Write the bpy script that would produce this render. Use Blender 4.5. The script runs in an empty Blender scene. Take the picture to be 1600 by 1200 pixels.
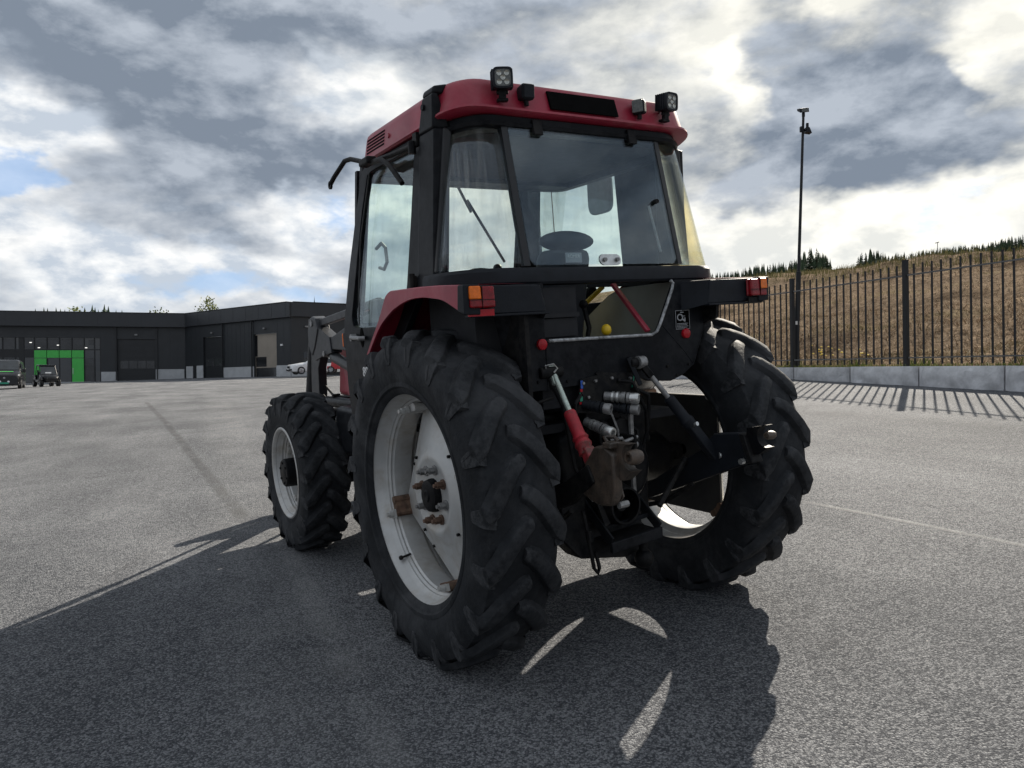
import bpy, bmesh, math, random
import numpy as np
from mathutils import Vector, Matrix
R = math.radians
rng = random.Random(7)
nrng = np.random.default_rng(11)
scene = bpy.context.scene
COL = scene.collection

# ------------------------------------------------------------------ camera
cam_d = bpy.data.cameras.new('camera')
cam = bpy.data.objects.new('camera', cam_d)
COL.objects.link(cam)
cam_d.sensor_width = 36.0
cam_d.lens = 27.0
cam_d.clip_start = 0.05
cam_d.clip_end = 3000
cam.location = (0, 0, 1.4)
_rg = 0.013
cam.rotation_euler = (Matrix.Rotation(_rg, 3, 'Y') @ Matrix.Rotation(R(90), 3, 'X')).to_euler()
scene.camera = cam

# ------------------------------------------------------------------ light
SUN_AZ, SUN_EL = R(28.3), R(32.5)          # azimuth to the right of +Y
sun_d = bpy.data.lights.new('sun', 'SUN')
sun_d.energy = 4.2
sun_d.angle = R(0.55)
sun_d.color = (1.0, 0.915, 0.79)
sun = bpy.data.objects.new('sun', sun_d)
COL.objects.link(sun)
sdir = Vector((math.sin(SUN_AZ)*math.cos(SUN_EL), math.cos(SUN_AZ)*math.cos(SUN_EL), math.sin(SUN_EL)))
sun.rotation_euler = sdir.to_track_quat('Z', 'Y').to_euler()
sun.location = (20, 40, 40)

scene.view_settings.view_transform = 'Standard'
scene.view_settings.look = 'None'
scene.view_settings.gamma = 1.0
scene.view_settings.use_curve_mapping = False
scene.view_settings.exposure = 1.4
scene.cycles.max_bounces = 8
scene.cycles.transparent_max_bounces = 24

# ------------------------------------------------------------------ node helper
class E:
    """A socket with arithmetic."""
    nt = None
    def __init__(s, sock): s.s = sock
    @staticmethod
    def m(op, *a, clamp=False):
        n = E.nt.nodes.new('ShaderNodeMath'); n.operation = op; n.use_clamp = clamp
        for i, x in enumerate(a):
            if isinstance(x, E): E.nt.links.new(x.s, n.inputs[i])
            else: n.inputs[i].default_value = x
        return E(n.outputs[0])
    def __add__(s, o): return E.m('ADD', s, o)
    __radd__ = __add__
    def __sub__(s, o): return E.m('SUBTRACT', s, o)
    def __rsub__(s, o): return E.m('SUBTRACT', o, s)
    def __mul__(s, o): return E.m('MULTIPLY', s, o)
    __rmul__ = __mul__
    def __truediv__(s, o): return E.m('DIVIDE', s, o)
    def clamp(s): return E.m('ADD', s, 0.0, clamp=True)
    def ss(s, a, b):
        n = E.nt.nodes.new('ShaderNodeMapRange'); n.interpolation_type = 'SMOOTHSTEP'
        E.nt.links.new(s.s, n.inputs['Value'])
        n.inputs['From Min'].default_value = a; n.inputs['From Max'].default_value = b
        return E(n.outputs['Result'])

def mixc(f, a, b):
    n = E.nt.nodes.new('ShaderNodeMix'); n.data_type = 'RGBA'
    ins = [i for i in n.inputs if i.type == 'RGBA']
    fi = n.inputs['Factor']
    if isinstance(f, E): E.nt.links.new(f.s, fi)
    else: fi.default_value = f
    for sck, v in zip(ins, (a, b)):
        if isinstance(v, E): E.nt.links.new(v.s, sck)
        else: sck.default_value = (*v, 1)
    return E([o for o in n.outputs if o.type == 'RGBA'][0])

def noise(vec, scale, detail=4, rough=0.5, dist=0.0):
    n = E.nt.nodes.new('ShaderNodeTexNoise')
    if vec is not None: E.nt.links.new(vec.s, n.inputs['Vector'])
    n.inputs['Scale'].default_value = scale; n.inputs['Detail'].default_value = detail
    n.inputs['Roughness'].default_value = rough; n.inputs['Distortion'].default_value = dist
    return E(n.outputs['Fac'])

def comb(x, y, z):
    n = E.nt.nodes.new('ShaderNodeCombineXYZ')
    for i, v in enumerate((x, y, z)):
        if isinstance(v, E): E.nt.links.new(v.s, n.inputs[i])
        else: n.inputs[i].default_value = v
    return E(n.outputs[0])

# ------------------------------------------------------------------ sky: clear sky behind broken cloud
world = bpy.data.worlds.new('World')
scene.world = world
world.use_nodes = True
nt = world.node_tree
nt.nodes.clear()
E.nt = nt
wo = nt.nodes.new('ShaderNodeOutputWorld')
bgn = nt.nodes.new('ShaderNodeBackground'); bgn.inputs['Strength'].default_value = 0.1
sky = nt.nodes.new('ShaderNodeTexSky'); sky.sky_type = 'NISHITA'; sky.sun_disc = False
sky.sun_elevation = SUN_EL; sky.sun_rotation = SUN_AZ
tc = nt.nodes.new('ShaderNodeTexCoord')
sx = nt.nodes.new('ShaderNodeSeparateXYZ'); nt.links.new(tc.outputs['Generated'], sx.inputs[0])
dx, dy, dz = (E(o) for o in sx.outputs)
DEG = 180/math.pi
az0 = E.m('ARCTAN2', dx, dy)*DEG
el0 = E.m('ARCSINE', dz)*DEG
den = E.m('MAXIMUM', dz, 0.0) + 0.20
cx_, cy_ = dx/den, dy/den                       # flat cloud deck seen in perspective
pv = comb(cx_, cy_, dz*0.6)
dv = comb(dx, dy, dz*2.0)
ds = comb(dx + math.sin(SUN_AZ)*.012, dy + math.cos(SUN_AZ)*.012, dz*2.0 + .045)   # a step towards the sun
def billow(p, sc, det, ro):
    n = E.nt.nodes.new('ShaderNodeTexVoronoi'); n.feature = 'F1'; n.normalize = True
    E.nt.links.new(p.s, n.inputs['Vector'])
    for k_, v_ in (('Scale', sc), ('Detail', det), ('Roughness', ro), ('Lacunarity', 2.1)): n.inputs[k_].default_value = v_
    return 1.0 - E(n.outputs['Distance'])
warp = nt.nodes.new('ShaderNodeTexNoise'); warp.inputs['Scale'].default_value = 7.0; warp.inputs['Detail'].default_value = 5
nt.links.new(dv.s, warp.inputs['Vector'])
def warped(p):
    a = nt.nodes.new('ShaderNodeVectorMath'); a.operation = 'SCALE'; nt.links.new(warp.outputs['Color'], a.inputs[0]); a.inputs['Scale'].default_value = .10
    b = nt.nodes.new('ShaderNodeVectorMath'); b.operation = 'ADD'; nt.links.new(p.s, b.inputs[0]); nt.links.new(a.outputs[0], b.inputs[1])
    return E(b.outputs[0])
def puffs(p):
    q = warped(p)
    return (billow(q, 7.0, 2.0, .55)-0.62)*0.55 + noise(p, 5.2, 11, 0.60, 0.1)*0.85 + 0.08
nA, nB = puffs(dv), puffs(ds)
nL = noise(pv, 1.3, 6, 0.55, 0.3)
nC = noise(dv, 17.0, 9, 0.62, 0.2)
w1 = noise(dv, 6.0, 5, 0.55); w2 = noise(comb(dx+7.3, dy+2.1, dz*1.7), 6.0, 5, 0.55)
az = az0 + (w1-0.5)*13.0
el = el0 + (w2-0.5)*8.0
def blobs(lst):
    tot = None
    for a, e, ra, re, w in lst:
        u = (az-a)*(1.0/ra); v = (el-e)*(1.0/re)
        g = E.m('EXPONENT', (u*u+v*v)*-1.0)*w
        tot = g if tot is None else tot+g
    return tot
DARK = [(-25, 20.5, 12, 4.6, .85), (-17, 15.8, 8, 2.0, .80), (-27, 26.5, 14, 4, .35), (-9, 26.5, 7, 4, .22),
        (3, 25.5, 9, 4.0, .08), (25.5, 17.2, 8.5, 3.8, 1.0), (20, 15.2, 6, 1.5, .4), (31, 13.6, 4, 1.5, .4), (21, 23.5, 4.5, 3, .5), (31, 24, 5, 3.5, .25),
        (-21, 10.6, 5, 1.5, .45), (-10.5, 10.2, 4.5, 1.8, .40), (-30, 14.2, 4, 1.0, .35), (15, 12.6, 3, 1.0, .3), (24, 10.4, 1.6, .7, .5), (33, 8.5, 3, 1.4, .25)]
LITE = [(-12.5, 21.0, 4.5, 3.0, .75), (-15.5, 18.2, 4, 1.8, .45), (-32, 15.8, 4.5, 1.8, .75), (-15, 12.2, 5.0, 1.8, .55), (-8.5, 14.0, 4, 3.5, .45), (-28, 8.2, 9, 2.0, .55),
        (-15, 8.4, 4, 1.4, .45), (16.5, 20.0, 2.0, 4, .7), (23.5, 24.8, 3.0, 1.5, .6), (24, 10.2, 11, 2.6, 1.0), (31, 18.8, 1.8, 3.5, .7), (17, 7.4, 7, 2.2, .8), (35, 20, 3, 4, .6), (25, 6.3, 9, 2.4, .75)]
BLUE = [(-31.5, 13.3, 3.6, .9, 1.1), (-33, 12.2, 3, .8, .8), (28.5, 10.8, 3.2, .6, .8), (-12, 12.8, 2.4, 1.2, .7), (-22, 6.4, 6, 1.5, .85), (-13, 7.0, 5, 1.2, .7), (33, 11.8, 2.5, .8, .5)]
sd = nt.nodes.new('ShaderNodeVectorMath'); sd.operation = 'DOT_PRODUCT'
nt.links.new(tc.outputs['Generated'], sd.inputs[0]); sd.inputs[1].default_value = sdir
glow = E.m('MAXIMUM', E(sd.outputs['Value']), 0.0).ss(0.72, 1.02)
thick = blobs(DARK)*0.95 - blobs(LITE)*0.80 + (nA-0.5)*2.0 + (nL-0.5)*0.9 + (nC-0.5)*0.35 + 0.24
dk = thick.ss(0.05, 0.68)
edge = ((nA-nB)*5.4 + (nC-0.5)*0.75 + 0.36).clamp()
CW = 4.35           # brightness of cloud on the scale of the sky texture
lit_c = mixc(edge, (0.50*CW, 0.56*CW, 0.64*CW), (1.02*CW, 1.01*CW, 0.98*CW))
lit_c = mixc(glow*0.8, lit_c, mixc(edge, (0.90*CW, 0.87*CW, 0.76*CW), (1.20*CW, 1.15*CW, 1.0*CW)))
drk_c = mixc(edge, (0.195*CW, 0.235*CW, 0.295*CW), (0.43*CW, 0.475*CW, 0.54*CW))
cloud = mixc(dk, lit_c, drk_c)
anti = 1.0 - E(sd.outputs['Value']).ss(-0.75, 0.35)       # the sky away from the sun is bluer, as the cab glass shows
gap = ((blobs(BLUE)*1.0 + anti*0.55 + (nC-0.5)*1.3 - (nA-0.5)*1.6 - 0.40).ss(0.0, 0.55))*0.75
skyc = mixc(0.85, E(sky.outputs[0]), (0.25*CW, 0.40*CW, 0.66*CW))
allc = mixc(gap, cloud, skyc)
below = mixc(dz.ss(-0.02, 0.01), (0.28*CW, 0.28*CW, 0.28*CW), allc)
nt.links.new(below.s, bgn.inputs['Color'])
nt.links.new(bgn.outputs[0], wo.inputs[0])
E.nt = None

# ------------------------------------------------------------------ mesh builder
class MB:
    def __init__(s): s.v = []; s.f = []
    def add(s, vs, fs):
        o = len(s.v); s.v += [tuple(map(float, v)) for v in vs]; s.f += [tuple(i+o for i in f) for f in fs]; return s
    def box(s, x0, x1, y0, y1, z0, z1):
        return s.hexa([(x0,y0,z0),(x1,y0,z0),(x1,y1,z0),(x0,y1,z0),(x0,y0,z1),(x1,y0,z1),(x1,y1,z1),(x0,y1,z1)])
    def hexa(s, p): return s.add(p, [(3,2,1,0),(4,5,6,7),(0,1,5,4),(1,2,6,5),(2,3,7,6),(3,0,4,7)])
    def bar(s, a, b, w, h, up=(0,0,1)):
        a = Vector(a); b = Vector(b); d = (b-a).normalized(); up = Vector(up)
        sd = d.cross(up)
        if sd.length < 1e-4: sd = d.cross(Vector((0,1,0)))
        sd.normalize(); u = sd.cross(d)
        sd = sd*w/2; u = u*h/2
        return s.hexa([a-sd-u,a+sd-u,a+sd+u,a-sd+u][0:0] + [a-sd-u, a+sd-u, b+sd-u, b-sd-u, a-sd+u, a+sd+u, b+sd+u, b-sd+u])
    def tube(s, pts, r, n=10, caps=True):
        pts = [Vector(p) for p in pts]; k = len(pts)
        rs = r if isinstance(r, (list, tuple)) else [r]*k
        prev = None; rings = []
        for i, p in enumerate(pts):
            d = (pts[min(i+1,k-1)]-pts[max(i-1,0)]).normalized()
            if prev is None:
                ref = Vector((0,0,1)) if abs(d.z) < .9 else Vector((1,0,0))
                a = d.cross(ref).normalized()
            else:
                a = (prev - d*prev.dot(d)).normalized()
            prev = a; b = d.cross(a)
            rings.append([p+(a*math.cos(t)+b*math.sin(t))*rs[i] for t in (2*math.pi*j/n for j in range(n))])
        vs = [q for rg in rings for q in rg]; fs = []
        for i in range(k-1):
            for j in range(n):
                j2 = (j+1) % n
                fs.append((i*n+j, i*n+j2, (i+1)*n+j2, (i+1)*n+j))
        if caps: fs += [tuple(range(n))[::-1], tuple((k-1)*n+j for j in range(n))]
        return s.add(vs, fs)
    def cyl(s, a, b, r, n=16, r2=None): return s.tube([a, b], [r, r if r2 is None else r2], n)
    def lathe(s, prof, n=48, c=(0,0,0), axis='x', closed=False):
        vs = []; fs = []; k = len(prof)
        for j in range(n):
            t = 2*math.pi*j/n; cs, sn = math.cos(t), math.sin(t)
            for x, r in prof:
                if axis == 'x': vs.append((c[0]+x, c[1]+r*cs, c[2]+r*sn))
                elif axis == 'y': vs.append((c[0]+r*cs, c[1]+x, c[2]+r*sn))
                else: vs.append((c[0]+r*cs, c[1]+r*sn, c[2]+x))
        for j in range(n):
            j2 = (j+1) % n
            for i in range(k if closed else k-1):
                i2 = (i+1) % k
                fs.append((j*k+i, j2*k+i, j2*k+i2, j*k+i2))
        return s.add(vs, fs)
    def prism(s, pts, vec):
        n = len(pts); vec = Vector(vec)
        vs = [Vector(p) for p in pts] + [Vector(p)+vec for p in pts]
        return s.add(vs, [tuple(range(n))[::-1], tuple(range(n, 2*n))] + [(i, (i+1) % n, n+(i+1) % n, n+i) for i in range(n)])
    def ring(s, outer, inner, vec):
        n = len(outer); vec = Vector(vec)
        o = [Vector(p) for p in outer]; i_ = [Vector(p) for p in inner]
        vs = o + i_ + [p+vec for p in o] + [p+vec for p in i_]; fs = []
        for a in range(n):
            b = (a+1) % n
            fs += [(a, b, n+b, n+a), (2*n+b, 2*n+a, 3*n+a, 3*n+b), (b, a, 2*n+a, 2*n+b), (n+a, n+b, 3*n+b, 3*n+a)]
        return s.add(vs, fs)
    def loft(s, rings, cap0=True, cap1=True, closed=True):
        n = len(rings[0]); vs = [p for rg in rings for p in rg]; fs = []
        for i in range(len(rings)-1):
            for j in range(n if closed else n-1):
                j2 = (j+1) % n
                fs.append((i*n+j, i*n+j2, (i+1)*n+j2, (i+1)*n+j))
        if cap0: fs.append(tuple(range(n))[::-1])
        if cap1: fs.append(tuple((len(rings)-1)*n+j for j in range(n)))
        return s.add(vs, fs)
    def ball(s, c, r, n=14, m=8, sc=(1,1,1)):
        prof = [(math.cos(math.pi*i/m), math.sin(math.pi*i/m)) for i in range(m+1)]
        prof[0] = (1, 1e-4); prof[-1] = (-1, 1e-4)
        b = MB().lathe([(a*r, q*r) for a, q in prof], n, axis='z')
        return s.add([(c[0]+v[0]*sc[0], c[1]+v[1]*sc[1], c[2]+v[2]*sc[2]) for v in b.v], b.f)
    def mirror(s):
        b = MB(); b.v = [(-x, y, z) for x, y, z in s.v]; b.f = [f[::-1] for f in s.f]; return b
    def join(s, o): return s.add(o.v, o.f)
    def xf(s, M):
        s.v = [tuple(M @ Vector(v)) for v in s.v]; return s
    def mesh(s, name, smooth=35):
        me = bpy.data.meshes.new(name)
        me.from_pydata(s.v, [], s.f)
        bm = bmesh.new(); bm.from_mesh(me)
        bmesh.ops.recalc_face_normals(bm, faces=bm.faces)
        bm.to_mesh(me); bm.free()
        if smooth:
            me.shade_smooth()
            me.set_sharp_from_angle(angle=R(smooth))
        return me

def put(name, data, parent=None, loc=(0,0,0), mat=None, bevel=0, seg=2):
    """Links one object; data is an MB or a ready mesh."""
    me = data.mesh(name) if isinstance(data, MB) else data
    if mat is not None and len(me.materials) == 0:
        me.materials.append(mat)
    o = bpy.data.objects.new(name, me); COL.objects.link(o)
    o.location = loc
    if parent is not None: o.parent = parent
    if bevel:
        md = o.modifiers.new('bevel', 'BEVEL'); md.width = bevel; md.segments = seg
        md.limit_method = 'ANGLE'; md.angle_limit = R(40); md.harden_normals = True
    return o
def tag(o, label, cat, group=None):
    o['label'] = label; o['category'] = cat
    if group: o['group'] = group
    return o
def thing(name, label, cat, loc=(0,0,0), group=None):
    o = bpy.data.objects.new(name, None); COL.objects.link(o); o.location = loc
    o.empty_display_size = .3
    return tag(o, label, cat, group)
def kind(o, k): o['kind'] = k; return o
def text_mesh(txt, size, depth=.0015):
    cu = bpy.data.curves.new('lettering', 'FONT'); cu.body = txt; cu.size = size; cu.extrude = depth
    cu.align_x = 'CENTER'; cu.align_y = 'CENTER'
    o = bpy.data.objects.new('lettering', cu); COL.objects.link(o)
    dg = bpy.context.evaluated_depsgraph_get()
    me = bpy.data.meshes.new_from_object(o.evaluated_get(dg))
    bpy.data.objects.remove(o); bpy.data.curves.remove(cu)
    return me

# ------------------------------------------------------------------ materials
def pm(name, col, rough=.5, metal=0, var=.25, vs=8, bump=0, bs=60, dust=None, dscale=3, damt=.4, coat=0, spec=.5, rv=.12, edge=0):
    m = bpy.data.materials.new(name); m.use_nodes = True
    nt = m.node_tree; E.nt = nt; p = nt.nodes['Principled BSDF']
    tc = nt.nodes.new('ShaderNodeTexCoord'); ob = E(tc.outputs['Object'])
    n = noise(ob, vs, 5, .6)
    c = mixc(n.ss(.25, .75), tuple(x*(1-var) for x in col), tuple(min(1, x*(1+var)) for x in col))
    if dust:
        dn = noise(ob, dscale, 7, .65, .4)
        c = mixc(dn.ss(.42, .75)*damt, c, dust)
    if edge:
        pt = E(nt.nodes.new('ShaderNodeNewGeometry').outputs['Pointiness'])
        c = mixc((pt.ss(.51, .60)*noise(ob, 30, 5, .7).ss(.35, .65))*edge, c, dust or tuple(min(1, x*4) for x in col))
    nt.links.new(c.s, p.inputs['Base Color'])
    rr = noise(ob, vs*2.3, 4, .6)
    nt.links.new((rough + (rr-.5)*2*rv).clamp().s, p.inputs['Roughness'])
    p.inputs['Metallic'].default_value = metal
    p.inputs['Specular IOR Level'].default_value = spec
    if coat:
        p.inputs['Coat Weight'].default_value = coat; p.inputs['Coat Roughness'].default_value = .15
    if bump:
        b = nt.nodes.new('ShaderNodeBump'); b.inputs['Strength'].default_value = bump; b.inputs['Distance'].default_value = .01
        nt.links.new(noise(ob, bs, 5, .6).s, b.inputs['Height'])
        nt.links.new(b.outputs[0], p.inputs['Normal'])
    E.nt = None
    return m
def glass(name, tint, refl=1.0, rough=.0, smear=0, grime=(.35, .36, .36), base=.04):
    m = bpy.data.materials.new(name); m.use_nodes = True
    nt = m.node_tree; nt.nodes.clear(); E.nt = nt
    out = nt.nodes.new('ShaderNodeOutputMaterial')
    tr = nt.nodes.new('ShaderNodeBsdfTransparent'); tr.inputs['Color'].default_value = (*tint, 1)
    gl = nt.nodes.new('ShaderNodeBsdfGlossy'); gl.inputs['Roughness'].default_value = rough; gl.inputs['Color'].default_value = (.80*refl, .90*refl, refl, 1)
    ge = nt.nodes.new('ShaderNodeNewGeometry'); dp = nt.nodes.new('ShaderNodeVectorMath'); dp.operation = 'DOT_PRODUCT'
    nt.links.new(ge.outputs['Incoming'], dp.inputs[0]); nt.links.new(ge.outputs['Normal'], dp.inputs[1])
    fres = base + E.m('POWER', 1.0-E.m('ABSOLUTE', E(dp.outputs['Value'])), 5.0)*0.6
    mx = nt.nodes.new('ShaderNodeMixShader')
    nt.links.new(fres.clamp().s, mx.inputs[0]); nt.links.new(tr.outputs[0], mx.inputs[1]); nt.links.new(gl.outputs[0], mx.inputs[2])
    last = mx
    if smear:
        tcn = nt.nodes.new('ShaderNodeTexCoord'); mp = nt.nodes.new('ShaderNodeMapping')
        mp.inputs['Scale'].default_value = (9, 9, 1.2); nt.links.new(tcn.outputs['Object'], mp.inputs[0])
        nn = noise(E(mp.outputs[0]), 2.2, 6, .65)
        df = nt.nodes.new('ShaderNodeBsdfDiffuse'); df.inputs['Color'].default_value = (*grime, 1)
        m2 = nt.nodes.new('ShaderNodeMixShader')
        nt.links.new((nn.ss(.42, .85)*smear).s, m2.inputs[0]); nt.links.new(mx.outputs[0], m2.inputs[1]); nt.links.new(df.outputs[0], m2.inputs[2])
        last = m2
    nt.links.new(last.outputs[0], out.inputs[0])
    E.nt = None
    return m

RED   = pm('red_paint', (.27, .012, .034), .42, var=.22, vs=4, dust=(.34, .11, .12), dscale=5, damt=.45, bump=.04, bs=14, edge=.25)
REDW  = pm('worn_red_paint', (.34, .014, .026), .55, var=.25, vs=20, dust=(.07, .045, .035), dscale=14, damt=.95, bump=.1, bs=60)
BLK   = pm('black_paint', (.0045, .0055, .0075), .38, var=.3, vs=9, dust=(.026, .027, .030), dscale=6, damt=.55, bump=.05, bs=30, spec=.09, edge=.6)
BLKM  = pm('matt_black_steel', (.004, .0045, .006), .5, var=.4, vs=14, dust=(.022, .021, .020), dscale=9, damt=.7, bump=.12, bs=50, spec=.11, edge=.8)
DARK  = pm('dark_plastic', (.010, .012, .016), .55, var=.2, vs=14, bump=.08, bs=120, spec=.18)
INT   = pm('cab_lining', (.009, .010, .013), .8, var=.2, vs=10)
RUB   = pm('tyre_rubber', (.0105, .012, .0145), .78, var=.35, vs=9, dust=(.078, .080, .085), dscale=3.2, damt=.5, bump=.35, bs=38, spec=.22, edge=.5)
RIMM  = pm('silver_rim_paint', (.47, .475, .47), .40, metal=.25, var=.12, vs=7, dust=(.27, .22, .16), dscale=7, damt=.6, bump=.05, bs=40, edge=.3)
RUST  = pm('rusty_steel', (.105, .060, .040), .8, var=.5, vs=30, bump=.25, bs=90, dust=(.22, .16, .10), dscale=22, damt=.6)
CAST  = pm('oily_cast_iron', (.034, .027, .022), .5, var=.5, vs=18, bump=.35, bs=50, dust=(.10, .07, .05), dscale=11, damt=.7, edge=.6)
LOADM = pm('skylit_loader_paint', (.020, .0225, .027), .42, var=.3, vs=6, dust=(.05, .05, .052), dscale=5, damt=.5, bump=.05, bs=30, spec=.3, edge=.6)  # black loader paint made greyer, sky light put into the colour
STEEL = pm('bright_steel', (.55, .56, .55), .35, metal=.8, var=.2, vs=30)
GREYS = pm('dull_steel', (.22, .22, .22), .45, metal=.5, var=.3, vs=40)
GALV  = pm('pale_green_rod', (.50, .58, .52), .4, metal=.4, var=.2, vs=30, dust=(.2, .15, .1), dscale=20, damt=.4)
AMBER = pm('amber_lens', (.72, .15, .008), .25, var=.2, vs=40, coat=.1, spec=.3)
REDL  = pm('red_lens', (.20, .003, .008), .25, var=.3, vs=40, coat=.1, spec=.3)
REFL  = pm('red_reflector', (.36, .006, .014), .3, var=.1, vs=40, spec=.3)
LENS  = pm('lamp_lens', (.09, .095, .09), .25, metal=0, var=.3, vs=60)
LEDM  = pm('led_reflector', (.34, .34, .31), .2, metal=.9, var=.2, vs=60)
WHITE = pm('white_print', (.72, .72, .72), .5, var=.05)
PALE  = pm('pale_print', (.30, .31, .33), .6, var=.1)
SCRAP = pm('scraped_edge', (.34, .35, .36), .45, metal=.3, var=.5, vs=40, dust=(.03, .03, .03), dscale=25, damt=.9)
GREYP = pm('grey_trim_panel', (.20, .20, .175), .75, var=.15, vs=3)
YELL  = pm('yellow_plastic', (.72, .48, .02), .4, var=.1)
BLUEM = pm('blue_mark', (.02, .09, .42), .5, var=.1)
GRNM  = pm('green_mark', (.02, .26, .16), .5, var=.1)
PLATE = pm('grimy_grey_plate', (.030, .030, .031), .7, var=.3, vs=6, dust=(.07, .065, .058), dscale=5, damt=.5, spec=.25)
LABEL = pm('black_label', (.002, .002, .002), .8, var=.1, spec=.05)
SEATM = pm('seat_vinyl', (.018, .022, .03), .65, var=.2, vs=6, bump=.05)
GLASS = glass('cab_glass', (.93, .975, .95), smear=.07)
GLASSR = glass('rear_glass', (.89, .945, .95), smear=.02, base=.06)
GLASSY = glass('warm_tint_corner_glass', (.985, .945, .80), smear=.10, base=.05)  # warm yellow tint, right rear corner pane only
GLASSC = glass('corner_glass', (.95, .955, .94), smear=.16, base=.05)
MIRR  = pm('mirror_back', (.10, .11, .11), .6, var=.2, vs=20)

# ------------------------------------------------------------------ ground shape
def pw(x, a, b): return a + (x-a)*b
def fx(X):
    if X < -20: return -9.44 + (X+20)*.38
    if X < -8: return -8 + (X+8)*.12
    return X if X < 14 else pw(X, 14, .3)
def fy(Y):
    if Y > 17: return pw(Y, 17, .48) if Y < 100 else pw(100, 17, .48) + (Y-100)*.05
    return Y if Y > -10 else pw(Y, -10, .3)
def gz(X, Y): return -.06528 + .05145*fx(X) + .0694*fy(Y)
def fence_x(Y): return 8.28 - .367*(Y-11.98)         # the fence line on the right
def kerb_x(Y): return 7.98 - .367*(Y-11.98)
def kerb_top(Y): return 1.585 + .0205*(Y-11.98)
FN = Vector((1, .367)).normalized()                    # away from the yard
def hill_u(X, Y): return ((X-8.28) + .367*(Y-11.98))/1.0652
def hill_z(X, Y):
    u = hill_u(X, Y)
    base = max(kerb_top(Y)-.03, gz(X, Y)-.6) if Y < 40 else kerb_top(40)-.03+(Y-40)*.02
    zc = 8.45 + .075*(max(min(Y, 120), 5)-43)
    zc = max(zc, base+4)
    bump = .22*math.sin(.37*X+1.1)*math.cos(.31*Y+.4) + .12*math.sin(.9*X+.7*Y) + .07*math.sin(1.9*X-1.3*Y+2)
    if u < .9: return base
    t = (u-.9)/29.1
    if t < 1:
        s = t*.9 + .1*t*t*(3-2*t)
        return base + (zc-base)*s + bump*min(1, (u-.9)/3)
    return zc + (u-30)*.080 + bump

# asphalt material: aggregate, paving joints, tyre-worn bands
m = bpy.data.materials.new('asphalt'); m.use_nodes = True
nt = m.node_tree; E.nt = nt; p = nt.nodes['Principled BSDF']
tcn = nt.nodes.new('ShaderNodeTexCoord'); ob = E(tcn.outputs['Object'])
sp = nt.nodes.new('ShaderNodeSeparateXYZ'); nt.links.new(ob.s, sp.inputs[0])
px_, py_ = E(sp.outputs[0]), E(sp.outputs[1])
ob2 = comb(px_, py_, 0.0)
vor = nt.nodes.new('ShaderNodeTexVoronoi'); vor.inputs['Scale'].default_value = 125; nt.links.new(ob2.s, vor.inputs['Vector'])
vcol = nt.nodes.new('ShaderNodeSeparateColor'); nt.links.new(vor.outputs['Color'], vcol.inputs[0])
grain = E(vcol.outputs[0])
fine = noise(ob2, 230, 3, .7)
mid = noise(ob2, 18, 5, .6)
big = noise(ob2, .45, 6, .6, .5)
lng = noise(comb(px_*.25+py_*.12, py_*.06-px_*.05, 0.0), 3.2, 5, .55)
def line(x0, y0, x1, y1, w):
    L = math.hypot(x1-x0, y1-y0); nx, ny = -(y1-y0)/L, (x1-x0)/L
    d = (px_-x0)*nx + (py_-y0)*ny + (noise(ob2, 1.3, 3, .5)-.5)*.05
    al = (px_-x0)*((x1-x0)/L) + (py_-y0)*((y1-y0)/L)
    return (1.0 - E.m('ABSOLUTE', d).ss(w*.3, w))*al.ss(-.3, .3)*(1.0-al.ss(L-.3, L+.3))*noise(ob2, 2.2, 4, .6).ss(.25, .6)
br = .58 + grain*.52 + (fine-.5)*.9 + (mid-.5)*.35 + (big-.5)*.50 + (lng-.5)*.45 + (E(vor.outputs['Distance'])-.35)*-.35
JOINTS = []
c = mixc(br.ss(.50, 1.30), (.050, .0535, .061), (.285, .290, .301))
for (x0, y0, x1, y1, w, lite) in [(2.30, 5.86, 4.2, 2.40, .045, (1, .45)), (2.30, 5.80, 4.2, 2.33, .04, (0, .35)), (3.4, 12.75, 7.5, 5.7, .30, (0, .22)), (-12.0, 25.2, -2.3, 6.55, .09, (0, .75)), (-10.0, 26, 1.6, -3.0, .5, (1, .10)), (-2.0, 6.4, 0.9, -.5, .10, (1, .16))]:
    l = line(x0, y0, x1, y1, w)
    c = mixc(l*lite[1], c, (.36, .36, .355) if lite[0] else (.07, .071, .074))
stn = noise(ob2, .9, 5, .6, .8).ss(.64, .74); c = mixc(stn*.28, c, (.05, .05, .054))
spk = noise(ob2, 42, 2, .5).ss(.735, .76); c = mixc(spk*.7, c, (.50, .49, .47))
crk = nt.nodes.new('ShaderNodeTexVoronoi'); crk.feature = 'DISTANCE_TO_EDGE'; crk.inputs['Scale'].default_value = .33
wv = nt.nodes.new('ShaderNodeTexNoise'); wv.inputs['Scale'].default_value = 1.7; wv.inputs['Detail'].default_value = 6; nt.links.new(ob2.s, wv.inputs['Vector'])
va = nt.nodes.new('ShaderNodeVectorMath'); va.operation = 'ADD'; nt.links.new(ob2.s, va.inputs[0]); nt.links.new(wv.outputs['Color'], va.inputs[1]); nt.links.new(va.outputs[0], crk.inputs['Vector'])
ck = (1.0-E(crk.outputs['Distance']).ss(.0, .010))*noise(ob2, .5, 3, .5).ss(.56, .64); c = mixc(ck*.45, c, (.06, .06, .064))
nt.links.new(c.s, p.inputs['Base Color'])
p.inputs['Roughness'].default_value = .85
p.inputs['Specular IOR Level'].default_value = .06
b1 = nt.nodes.new('ShaderNodeBump'); b1.inputs['Strength'].default_value = 1.0; b1.inputs['Distance'].default_value = .008
hh = (1.0-E(vor.outputs['Distance']))*.8 + fine*.8 + grain*.5
nt.links.new(hh.s, b1.inputs['Height']); nt.links.new(b1.outputs[0], p.inputs['Normal'])
E.nt = None
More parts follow.
